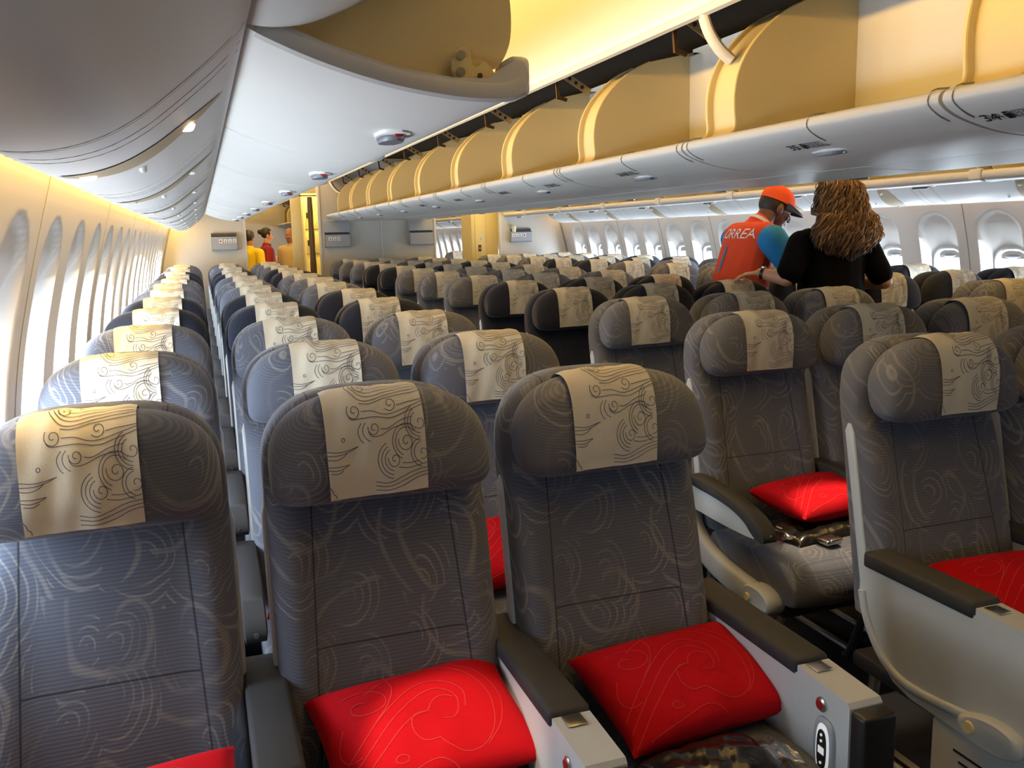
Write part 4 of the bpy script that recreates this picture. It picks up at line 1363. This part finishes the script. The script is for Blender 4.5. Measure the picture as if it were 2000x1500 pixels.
def blob(name, bm, voxel, mat, parent, it=6, fac=.5):
    bmesh.ops.recalc_face_normals(bm, faces=bm.faces)
    me = bpy.data.meshes.new(name); bm.to_mesh(me); bm.free()
    o = bpy.data.objects.new(name, me); COL.objects.link(o)
    m = o.modifiers.new('r', 'REMESH'); m.mode = 'VOXEL'; m.voxel_size = voxel; m.adaptivity = 0
    s = o.modifiers.new('s', 'SMOOTH'); s.iterations = it; s.factor = fac
    bpy.context.view_layer.update()
    me2 = to_mesh_from_mod(o)
    bpy.data.objects.remove(o); bpy.data.meshes.remove(me)
    for p in me2.polygons: p.use_smooth = True
    me2.name = name
    return link(name, me2, mat, parent)
class Fig:
    """frame of a standing figure: f forward, r to its right hand, z up"""
    def __init__(s, x, y, fx, fy):
        L = math.hypot(fx, fy); s.o = Vector((x, y, 0)); s.f = Vector((fx/L, fy/L, 0)); s.r = Vector((fy/L, -fx/L, 0))
    def __call__(s, f, r, z): return s.o+s.f*f+s.r*r+Vector((0, 0, z))
    def rot(s, pitch=0, yaw=0):
        # columns: right, forward, up ; pitch>0 looks down, yaw>0 turns to the right hand
        f = (s.f*math.cos(yaw)+s.r*math.sin(yaw)); r = (s.r*math.cos(yaw)-s.f*math.sin(yaw))
        u = Vector((0, 0, 1))
        f2 = f*math.cos(pitch)-u*math.sin(pitch); u2 = u*math.cos(pitch)+f*math.sin(pitch)
        return Matrix((r, f2, u2)).transposed()
def head(bm, c, R, k=1.0):
    P = lambda r, f, u: c+R @ Vector((r*k, f*k, u*k))
    ell(bm, P(0, -.012, .030), (.076*k, .096*k, .088*k), R)      # skull
    ell(bm, P(0, .022, -.025), (.064*k, .070*k, .080*k), R)      # face
    ell(bm, P(0, .040, -.080), (.046*k, .045*k, .034*k), R)      # jaw and chin
    ell(bm, P(0, .068, -.098), (.022*k, .020*k, .018*k), R, 2)
    ell(bm, P(0, .072, .022), (.056*k, .022*k, .016*k), R, 2)    # brow
    caps(bm, P(0, .086, .012), P(0, .104, -.030), .009*k, .014*k, R @ Vector((1, 0, 0)), 10)   # nose
    for s in (-1, 1):
        ell(bm, P(s*.012, .094, -.034), (.010*k, .011*k, .008*k), R, 2)
        ell(bm, P(s*.040, .060, -.025), (.024*k, .024*k, .020*k), R, 2)   # cheeks
        ell(bm, P(s*.080, -.008, -.006), (.011*k, .021*k, .034*k), R, 2)  # ears
    ell(bm, P(0, .085, -.058), (.026*k, .012*k, .007*k), R, 2)   # lips
    ell(bm, P(0, .083, -.071), (.023*k, .012*k, .008*k), R, 2)
def face_bits(c, R, parent, k=1.0, brow='hairk'):
    P = lambda r, f, u: c+R @ Vector((r*k, f*k, u*k))
    for s in (-1, 1):
        bm = bmesh.new(); ell(bm, P(s*.031, .076, -.004), (.014*k, .012*k, .010*k), R, 2); e = mesh('eye', bm, MT['eye'], parent)
        bm = bmesh.new(); ell(bm, P(s*.031, .0855, -.006), (.0065*k, .004*k, .0065*k), R, 2); mesh('iris', bm, MT['hairk'], e)
        bm = bmesh.new(); tube(bm, [P(s*.014, .090, .020), P(s*.032, .091, .026), P(s*.052, .080, .018)], [.003*k, .004*k, .002*k], 6); mesh('eyebrow', bm, MT[brow], parent)
def hand(bm, w, d, nrm, curl=.35, k=1.0, right=True):
    """palm and five separate fingers from wrist w along d; nrm points out of the back of the hand"""
    d = Vector(d).normalized(); nrm = Vector(nrm); nrm = (nrm-d*nrm.dot(d)).normalized(); s = d.cross(nrm)*(1 if right else -1)
    caps(bm, w, w+d*.075*k, (.026*k, .015*k), (.038*k, .013*k), s, 12)
    for i, (o, ln) in enumerate(((-.030, .070), (-.010, .080), (.011, .076), (.031, .060))):
        p = w+d*.078*k+s*o*k; q = d; r = .0085*k
        for j, fr in enumerate((.45, .32, .23)):
            a = curl*(.5+.8*j); q2 = (d*math.cos(a)-nrm*math.sin(a))
            e = p+q2*ln*fr*k; caps(bm, p, e, r, r*.92, s, 8); p = e; r *= .92
    p = w+d*.022*k-s*.026*k; q = (d*.75-s*.62-nrm*.2).normalized()
    e = p+q*.040*k; caps(bm, p, e, .011*k, .0095*k, nrm, 8)
    e2 = e+(q*.8+d*.5-nrm*.3).normalized()*.030*k; caps(bm, e, e2, .0095*k, .008*k, nrm, 8)
def legs(bm, F, z=.92, sp=.095, w=.085):
    for s in (-1, 1):
        caps(bm, F(0, s*sp, z-.02), F(.02, s*sp, .50), w, w*.68, F.r); caps(bm, F(.02, s*sp, .50), F(-.01, s*sp, .09), w*.66, w*.45, F.r)

# --- woman with long curly hair, back turned, left arm out to a headrest
F = Fig(3.275, 4.03, -.06, 1)
W = empty('person', F(0, 0, 0))
inv = Matrix.Translation(-W.location)
def fin(o):
    if o.parent is not None and o.parent.type == 'EMPTY': o.matrix_parent_inverse = Matrix.Translation(-o.parent.location)
    return o
shL, shR = F(.0, -.215, 1.345), F(0, .215, 1.345)
elL, wrL = Vector((2.955, 3.99, 1.165)), Vector((2.868, 4.105, 1.195))
elR, wrR = Vector((3.585, 3.97, 1.125)), Vector((3.50, 4.22, 1.10))
hc = F(.02, 0, 1.575); RH = F.rot(.2, 0)
bm = bmesh.new()
head(bm, hc, RH)
caps(bm, F(0, 0, 1.36), F(.015, 0, 1.52), .055, .052, F.r)
caps(bm, F(0, 0, 1.0), F(0, 0, 1.30), (.155, .105), (.185, .11), F.r)
caps(bm, F(0, -.16, 1.345), F(0, .16, 1.345), (.07, .055), (.07, .055), (0, 0, 1))
ell(bm, F(0, 0, .92), (.18, .13, .13), F.rot())
legs(bm, F)
for a, b, c, nr, rt in ((shL, elL, wrL, (0, 0, 1), False), (shR, elR, wrR, (.5, 0, .8), True)):
    caps(bm, a, b, .054, .042, (0, 1, 0)); caps(bm, b, c, .043, .027, (0, 1, 0))
hand(bm, wrL+Vector((-.006, .004, 0)), (-.75, .45, -.10), (0, 0, 1), .45, .95, False)
hand(bm, wrR, (-.4, .9, -.1), (.5, 0, .8), .5, .95, True)
for s in (-1, 1): caps(bm, F(-.06, s*.095, .035), F(.16, s*.095, .03), (.042, .032), (.040, .026), F.r)
fin(blob('body', bm, .0055, MT['skin_fair'], W, 5))
bm = bmesh.new()                                       # black T-shirt
caps(bm, F(0, 0, .88), F(0, 0, 1.12), (.215, .15), (.205, .14), F.r); caps(bm, F(0, 0, 1.12), F(0, 0, 1.31), (.205, .14), (.205, .125), F.r)
caps(bm, F(0, -.17, 1.348), F(0, .17, 1.348), (.082, .07), (.082, .07), (0, 0, 1))
caps(bm, F(0, 0, 1.36), F(.005, 0, 1.415), (.085, .075), (.066, .062), F.r)
caps(bm, shL, shL.lerp(elL, .82), .075, .070, (0, 1, 0)); caps(bm, shR, shR.lerp(elR, .80), .075, .068, (0, 1, 0))
fin(blob('t_shirt', bm, .008, MT['tee'], W, 4))
bm = bmesh.new()
ell(bm, F(0, 0, .90), (.195, .145, .12), F.rot()); legs(bm, F, .92, .095, .098)
fin(blob('trousers', bm, .010, MT['denim'], W, 4))
bm = bmesh.new()                                       # mass of curls: half widths and back depth by height
ENV = [(1.695, .050, -.05), (1.685, .088, -.09), (1.65, .128, -.125), (1.58, .145, -.145), (1.50, .165, -.160), (1.44, .195, -.170), (1.39, .208, -.172), (1.34, .190, -.165), (1.29, .160, -.150), (1.25, .12, -.135)]
def env(z):
    for (a, w0, d0), (b, w1, d1) in zip(ENV, ENV[1:]):
        if z >= b:
            t = min(1, max(0, (a-z)/(a-b))); return w0+(w1-w0)*t, d0+(d1-d0)*t
    return ENV[-1][1:]
rings = []
for z, w, d in ENV[:-1]:
    ff = .05 if z > 1.5 else -.055
    cy_ = (d+ff)/2; hy = (ff-d)/2
    rings.append([F(cy_+hy*.86*math.sin(2*PI*i/26), w*.86*math.cos(2*PI*i/26), z-.008) for i in range(26)])
loft(bm, rings)
hb = fin(blob('hair', bm, .010, MT['hairb'], W, 4))
rnd = random.Random(3)
bms = [bmesh.new(), bmesh.new()]
for i in range(620):
    th = rnd.uniform(-1, 1)*PI*.68; ly = rnd.uniform(.80, 1.06)
    z0 = rnd.uniform(1.56, 1.69) if i % 4 else rnd.uniform(1.40, 1.5)
    z1 = max(1.235+.05*abs(th)+rnd.uniform(0, .09), z0-rnd.uniform(.26, .46))
    ph = rnd.uniform(0, 6); fr = rnd.uniform(45, 95); am = rnd.uniform(.007, .016); dr = rnd.uniform(-.18, .18)
    pts = []
    n = 24
    for k in range(n+1):
        t = k/n; z = z0+(z1-z0)*t; w, d = env(z)
        ff = .04 if z > 1.5 else -.05
        a = th+dr*t; cy_ = (d+ff)/2; hy = (ff-d)/2
        flare = 1+.10*t*t*rnd.uniform(.9, 1.1) if abs(th) > 1.2 else 1
        b = F(cy_-hy*ly*math.cos(a), w*ly*flare*math.sin(a), z)
        pts.append(b+F.r*am*math.sin(fr*(z0-z)+ph)+F.f*am*.8*math.cos(fr*(z0-z)+ph))
    wd_ = rnd.uniform(.0028, .0058)
    tube(bms[0 if rnd.random() < .6 else 1], pts, [wd_*min(1, (n-k)/5+.2) for k in range(n+1)], 5)
for b, m in zip(bms, ('hairb', 'hairg')):
    cu = fin(mesh('curls', b, MT[m], W, angle=180)); cu['kind'] = 'stuff'
bm = bmesh.new()                                       # wristwatch
dw = (wrL-elL).normalized(); s1 = dw.cross(Vector((0, 0, 1))).normalized(); s2 = s1.cross(dw)
c0 = wrL-dw*.012
loft(bm, [[c0+dw*e+(s1*.031+s1*0)*math.cos(2*PI*i/24)*k+s2*.031*k*math.sin(2*PI*i/24) for i in range(24)] for e, k in ((-.009, .96), (-.008, 1.04), (.008, 1.04), (.009, .96))])
wt = fin(mesh('wristwatch', bm, MT['black'], W))
bm = bmesh.new(); tube(bm, [c0+s2*.030+s1*.004, c0+s2*.037+s1*.004], .015, 16); mesh('watch_dial', bm, MT['steel'], wt)
tag(W, 'person in a black T-shirt with long curly brown hair, back turned, hand on a headrest', 'person')

# --- man in orange jersey and cap, leaning and looking down
F = Fig(3.16, 4.70, .99, -.06)
Mn = empty('person', F(0, 0, 0))
hc = F(.215, .0, 1.545); RH = F.rot(.42, .12)
bm = bmesh.new(); head(bm, hc, RH, 1.03)
caps(bm, F(.06, 0, 1.38), F(.165, 0, 1.52), .062, .060, F.r)
caps(bm, F(-.02, 0, .98), F(.03, 0, 1.30), (.16, .12), (.185, .12), F.r)
caps(bm, F(.05, -.17, 1.385), F(.05, .17, 1.385), .07, .07, (0, 0, 1))
ell(bm, F(-.03, 0, .92), (.18, .13, .13), F.rot()); legs(bm, F)
shR, elR, wrR = F(.06, .215, 1.37), F(.20, .27, 1.17), F(.40, .18, 1.12)
shL, elL, wrL = F(.06, -.215, 1.37), F(.22, -.25, 1.16), F(.44, -.16, 1.10)
for a, b, c in ((shR, elR, wrR), (shL, elL, wrL)):
    caps(bm, a, b, .056, .046, (0, 0, 1)); caps(bm, b, c, .044, .029, (0, 0, 1))
hand(bm, wrR, F.f*.9-F.r*.2-Vector((0, 0, .3)), (0, 0, 1), .45, 1, True); hand(bm, wrL, F.f*.9+F.r*.2-Vector((0, 0, .3)), (0, 0, 1), .45, 1, False)
for s in (-1, 1): caps(bm, F(-.06, s*.095, .035), F(.17, s*.095, .03), (.045, .034), (.042, .028), F.r)
fin(blob('body', bm, .0055, MT['skin_dark'], Mn, 4))
face_bits(hc, RH, Mn, 1.03)
for c in Mn.children:
    if c.name.startswith(('eye', 'eyebrow')): fin(c)
bm = bmesh.new()
caps(bm, F(-.05, 0, .86), F(-.02, 0, 1.12), (.205, .165), (.205, .16), F.r); caps(bm, F(-.02, 0, 1.12), F(.03, 0, 1.34), (.205, .16), (.21, .135), F.r)
caps(bm, F(.05, -.16, 1.385), F(.05, .16, 1.385), .088, .088, (0, 0, 1))
caps(bm, F(.06, 0, 1.40), F(.10, 0, 1.455), .092, .074, F.r)
jersey = fin(blob('jersey', bm, .008, MT['orange'], Mn, 4))
for sh, el in ((shR, elR), (shL, elL)):
    bm = bmesh.new(); caps(bm, sh+F.f*.0-Vector((0, 0, .005)), sh.lerp(el, .92), .090, .076, (0, 0, 1), 20)
    fin(blob('sleeve', bm, .008, MT['blue'], Mn, 3))
bm = bmesh.new()
n = 28; nk = F(.112, 0, 1.472); ax = (F.f*.6+Vector((0, 0, .8))).normalized(); s1 = F.r; s2 = s1.cross(ax)
loft(bm, [[nk+ax*e+s1*r*math.cos(2*PI*i/n)+s2*r*math.sin(2*PI*i/n) for i in range(n)] for e, r in ((-.012, .068), (-.012, .078), (.010, .072), (.010, .064))]+[])
fin(mesh('collar', bm, MT['white'], Mn))
bm = bmesh.new(); ell(bm, F(-.04, 0, .90), (.19, .145, .12), F.rot()); legs(bm, F, .92, .095, .10)
fin(blob('trousers', bm, .010, MT['denim'], Mn, 4))
P = lambda r, f, u: hc+RH @ Vector((r*1.03, f*1.03, u*1.03))
bm = bmesh.new(); ell(bm, P(0, -.022, .022), (.0815, .096, .088), RH)
for v in list(bm.verts):
    l = RH.transposed() @ (v.co-hc)
    if l.z < -.045 or l.y > .045: bm.verts.remove(v)
fin(mesh('hair', bm, MT['hairk'], Mn))
bm = bmesh.new()                                        # cap crown
rings = []
for k in range(11):
    a = PI/2*k/10*.985
    rings.append([P(.088*math.cos(a)**.75*math.cos(2*PI*i/36), -.006+.110*math.cos(a)**.75*math.sin(2*PI*i/36)-.012*math.sin(a), .040+.098*math.sin(a)) for i in range(36)])
loft(bm, [[P(.084*math.cos(2*PI*i/36), -.006+.106*math.sin(2*PI*i/36), .040) for i in range(36)]]+rings)
cp = fin(mesh('cap', bm, MT['capo'], Mn, angle=60))
bm = bmesh.new()
N = 20; rows = []
for lift in (0, .004):
    outer = []
    for i in range(N+1):
        t = -1+2*i/N
        outer.append((t*.088, .108*math.sqrt(max(0, 1-(t*.97)**2))-.006, 0))
    tip = [(t_[0]*.98, t_[1]+.078*(1-(abs(t_[0])/.088)**2.6)+.0, -.020-.012*(abs(t_[0])/.088)**2) for t_ in outer]
    rows.append((outer, tip, lift))
o1, t1, _ = rows[0]
def brim(pt, lf): return P(pt[0], pt[1], .042+pt[2]+lf)
ring0 = [brim(p, 0) for p in o1]; ring1 = [brim(((p[0]+q[0])/2, (p[1]+q[1])/2, (p[2]+q[2])/2+.003), 0) for p, q in zip(o1, t1)]; ring2 = [brim(p, 0) for p in t1]
r3 = [brim(p, .005) for p in t1]; r4 = [brim(((p[0]+q[0])/2, (p[1]+q[1])/2, (p[2]+q[2])/2+.003), .006) for p, q in zip(o1, t1)]; r5 = [brim(p, .005) for p in o1]
loft(bm, [ring0, ring1, ring2, r3, r4, r5, ring0], cap=False, closed=False)
mesh('cap_brim', bm, MT['black'], cp)
def wrap_text(txt, size, centre, right, up, mat, target, name, parent, lift=.004, sx=1.0):
    """printed letters laid onto a garment"""
    o = text_mesh(txt, size, name, mat, parent, 0)
    me = o.data
    dg = bpy.context.evaluated_depsgraph_get()
    bvh = BVHTree.FromPolygons([target.matrix_local @ v.co if False else v.co for v in target.data.vertices], [p.vertices[:] for p in target.data.polygons])
    bm = bmesh.new(); bm.from_mesh(me)
    bmesh.ops.triangulate(bm, faces=bm.faces)
    bmesh.ops.subdivide_edges(bm, edges=bm.edges, cuts=2)
    xs = [v.co.x for v in bm.verts]; ys = [v.co.y for v in bm.verts]
    cx, cy = (min(xs)+max(xs))/2, (min(ys)+max(ys))/2
    nrm = right.cross(up).normalized()
    for v in bm.verts:
        p = centre+right*(v.co.x-cx)*sx+up*(v.co.y-cy)
        h = bvh.ray_cast(p+nrm*.4, -nrm)
        v.co = (h[0]+nrm*lift) if h[0] is not None else p
    bm.to_mesh(me); bm.free()
    fin(o)
    return o
bk = -F.f
wrap_text('CORREA', .082, F(-.2, .025, 1.405), F.r, Vector((0, 0, 1)), MT['white'], jersey, 'jersey_lettering', Mn)
wrap_text('1', .23, F(-.2, .0, 1.255), F.r, Vector((0, 0, 1)), MT['bprint'], jersey, 'jersey_number', Mn)
lg = wrap_text('H', .045, P(0, .11, .082), -(RH @ Vector((1, 0, 0))), RH @ Vector((0, 0, 1)), MT['white'], cp, 'cap_emblem', Mn, .003)
tag(Mn, 'person in an orange jersey with blue sleeves and an orange cap, looking down', 'person')

# --- group standing behind the bulkhead
def bystander(x, y, fx, fy, hgt, skin, shirt, label, hair=None, bun=False, bald=False, arms='down', yaw=0):
    F = Fig(x, y, fx, fy); k = hgt/1.72; F.r = F.r*.86; F.f = F.f*.9
    r = empty('person', F(0, 0, 0))
    hc = F(.03*k, 0, 1.60*k); R = F.rot(.12, yaw)
    bm = bmesh.new(); head(bm, hc, R, k)
    caps(bm, F(0, 0, 1.38*k), F(.02, 0, 1.53*k), .052, .05, F.r)
    caps(bm, F(0, 0, 1.0*k), F(0, 0, 1.30*k), (.15, .10), (.17, .11), F.r)
    ell(bm, F(0, 0, .92*k), (.165, .12, .12), F.rot()); legs(bm, F, .92*k)
    arm = []
    for s in (-1, 1):
        sh, el, wr = F(0, s*.20, 1.36*k), F(-.03, s*.255, 1.10*k), F(.10, s*.22, .90*k)
        arm.append((sh, el, wr)); caps(bm, sh, el, .05, .04, F.r); caps(bm, el, wr, .04, .026, F.r)
        hand(bm, wr, F.f*.4-Vector((0, 0, 1)), F.r*s, .4, .95, s > 0)
    for s in (-1, 1): caps(bm, F(-.06, s*.095, .035), F(.16, s*.095, .03), (.042, .032), (.04, .028), F.r)
    fin(blob('body', bm, .009, MT[skin], r, 3)); face_bits(hc, R, r, k)
    for c in r.children:
        if c.name.startswith(('eye', 'eyebrow')): fin(c)
    bm = bmesh.new()
    caps(bm, F(0, 0, .86*k), F(0, 0, 1.12*k), (.195, .145), (.185, .135), F.r); caps(bm, F(0, 0, 1.12*k), F(0, 0, 1.32*k), (.185, .135), (.19, .12), F.r)
    caps(bm, F(0, -.15, 1.365*k), F(0, .15, 1.365*k), .075, .075, (0, 0, 1)); caps(bm, F(0, 0, 1.38*k), F(.005, 0, 1.435*k), .08, .066, F.r)
    for sh, el, wr in arm:
        caps(bm, sh, sh.lerp(el, .7), .072, .066, F.r)
        if arms == 'long': caps(bm, sh.lerp(el, .6), el, .064, .054, F.r); caps(bm, el, el.lerp(wr, .9), .054, .042, F.r)
    fin(blob('shirt', bm, .011, MT[shirt], r, 3))
    bm = bmesh.new(); ell(bm, F(0, 0, .88*k), (.18, .135, .11), F.rot()); legs(bm, F, .90*k, .095, .095)
    fin(blob('trousers', bm, .014, MT['denim'], r, 3))
    P = lambda a, b, c: hc+R @ Vector((a*k, b*k, c*k))
    bm = bmesh.new(); ell(bm, P(0, -.020, .038), (.083, .100, .090), R)
    for v in list(bm.verts):
        l = R.transposed() @ (v.co-hc)
        cut = l.z < -.045 or (l.y > .035 and l.z < .07) or (bald and l.z > .055 and l.y > -.06) or (bald and l.y > .0)
        if cut: bm.verts.remove(v)
    h = fin(mesh('hair', bm, MT[hair or 'hairk'], r))
    if bun:
        bm = bmesh.new(); ell(bm, P(0, -.135, .045), (.042, .040, .040), R, 2); mesh('hair_bun', bm, MT['hairk'], h)
        bm = bmesh.new(); loft(bm, [[F(.012, 0, 1.44*k)+F.r*q*math.cos(2*PI*i/20)+F.f*q*math.sin(2*PI*i/20)+Vector((0, 0, e)) for i in range(20)] for e, q in ((-.02, .070), (-.02, .078), (.025, .068), (.025, .060))]); fin(mesh('neck_scarf', bm, MT['hairk'], r))
    tag(r, label, 'person')
bystander(.69, 13.45, .75, .85, 1.565, 'skin_tan', 'yellow', 'person in a yellow polo shirt at the doorway, turned away', 'hairk')
bystander(.985, 14.25, 1, .12, 1.605, 'skin_fair', 'maroon', 'person in a crimson uniform with black hair in a bun', 'hairk', bun=True, arms='long')
bystander(1.33, 13.9, -.65, -.75, 1.60, 'skin_tan', 'khaki', 'balding person in a khaki shirt facing the doorway', 'hairk', bald=True)

# ------------------------------------------------------------------ light
def area(name, loc, rot, sx, sy, power, col=(1, 1, 1), spread=PI):
    l = bpy.data.lights.new(name, 'AREA'); l.shape = 'RECTANGLE'; l.size = sx; l.size_y = sy; l.energy = power; l.color = col; l.spread = spread
    o = bpy.data.objects.new(name, l); COL.objects.link(o); o.location = loc; o.rotation_euler = rot
    return o
DAY = (.76, .88, 1.0)
LW, RW = 23, 24  # dimmer lamps at the windows behind the camera are added front fill
for w in WL:
    if w > SHUT[-1] or w < .1: area('daylight_and_fill_lamp', (wall_xs(1.065)-.120, w, 1.065), (0, -PI/2, 0), .37, .255, LW*(.32 if w < .1 else 1), DAY)
for w in WRf:
    if w > SHUT[1] or w < .1: area('daylight_and_fill_lamp', (mx(wall_xs(1.065)-.120), w, 1.065), (0, PI/2, 0), .37, .255, RW*(.32 if w < .1 else 1), DAY)
AMB = (1.0, .66, .22)
# cove tubes over the window panels
area('cove_lamp', (-.285, (YB+1.3)/2, 1.70), (0, math.radians(-12), 0), .03, YB-1.5, 130, (1, .60, .14))
area('cove_lamp', (mx(-.285), (YE+1.3)/2, 1.70), (0, math.radians(12), 0), .03, YE-1.5, 50, (1, .62, .30))
# amber ceiling wash from the top of the outboard bins and along the ceiling edges
for sg in (-1, 1):
    X = (lambda x: x) if sg < 0 else mx
    area('ceiling_wash_lamp', (X(.50), (YE-.3)/2, 2.14), (0, math.radians(-115 if sg < 0 else 115), 0), .05, YE+.1, 360, (1, .57, .12), math.radians(95))
    area('aisle_lamp', (X(1.0), (YE+1.0)/2, 2.34), (0, 0, 0), .10, YE-1.2, 52, (1, .68, .30))
# galley glow
area('galley_lamp', (1.47, YB+.6, 2.2), (0, 0, 0), .25, .6, 26, (1, .75, .18))
area('galley_lamp', (3.7, YB-.0-.6, 2.30), (math.radians(35), 0, 0), .3, .3, 8, (1, .72, .18))
area('doorway_lamp', (1.0, 13.2, 2.3), (0, 0, 0), .5, 1.0, 6, (1, .82, .5))
def spot(loc, to, power, ang, col=(1, .78, .52), blend=.5):
    l = bpy.data.lights.new('reading_lamp', 'SPOT'); l.energy = power; l.spot_size = math.radians(ang); l.spot_blend = blend; l.color = col; l.shadow_soft_size = .012
    o = bpy.data.objects.new('reading_lamp', l); COL.objects.link(o); o.location = loc
    o.rotation_euler = (Vector(to)-Vector(loc)).to_track_quat('-Z', 'Y').to_euler()
spot((-.005, .93, 1.615), (.37, 1.42, .53), 105, 17)
spot((-.175, 1.74, 1.545), (-.26, 1.66, 1.10), 3, 60)
spot((1.92, 2.05, 1.615), (1.86, 2.14, .46), 120, 26)

wd = bpy.data.worlds.new('daylight'); S.world = wd; wd.use_nodes = True
bg = wd.node_tree.nodes['Background']; bg.inputs['Color'].default_value = (.85, .93, 1, 1); bg.inputs['Strength'].default_value = 3.0
S.cycles.max_bounces = 7; S.cycles.diffuse_bounces = 4; S.cycles.glossy_bounces = 3; S.cycles.transparent_max_bounces = 8
S.cycles.caustics_reflective = False; S.cycles.caustics_refractive = False
S.cycles.sample_clamp_indirect = 6
S.view_settings.exposure = -.5
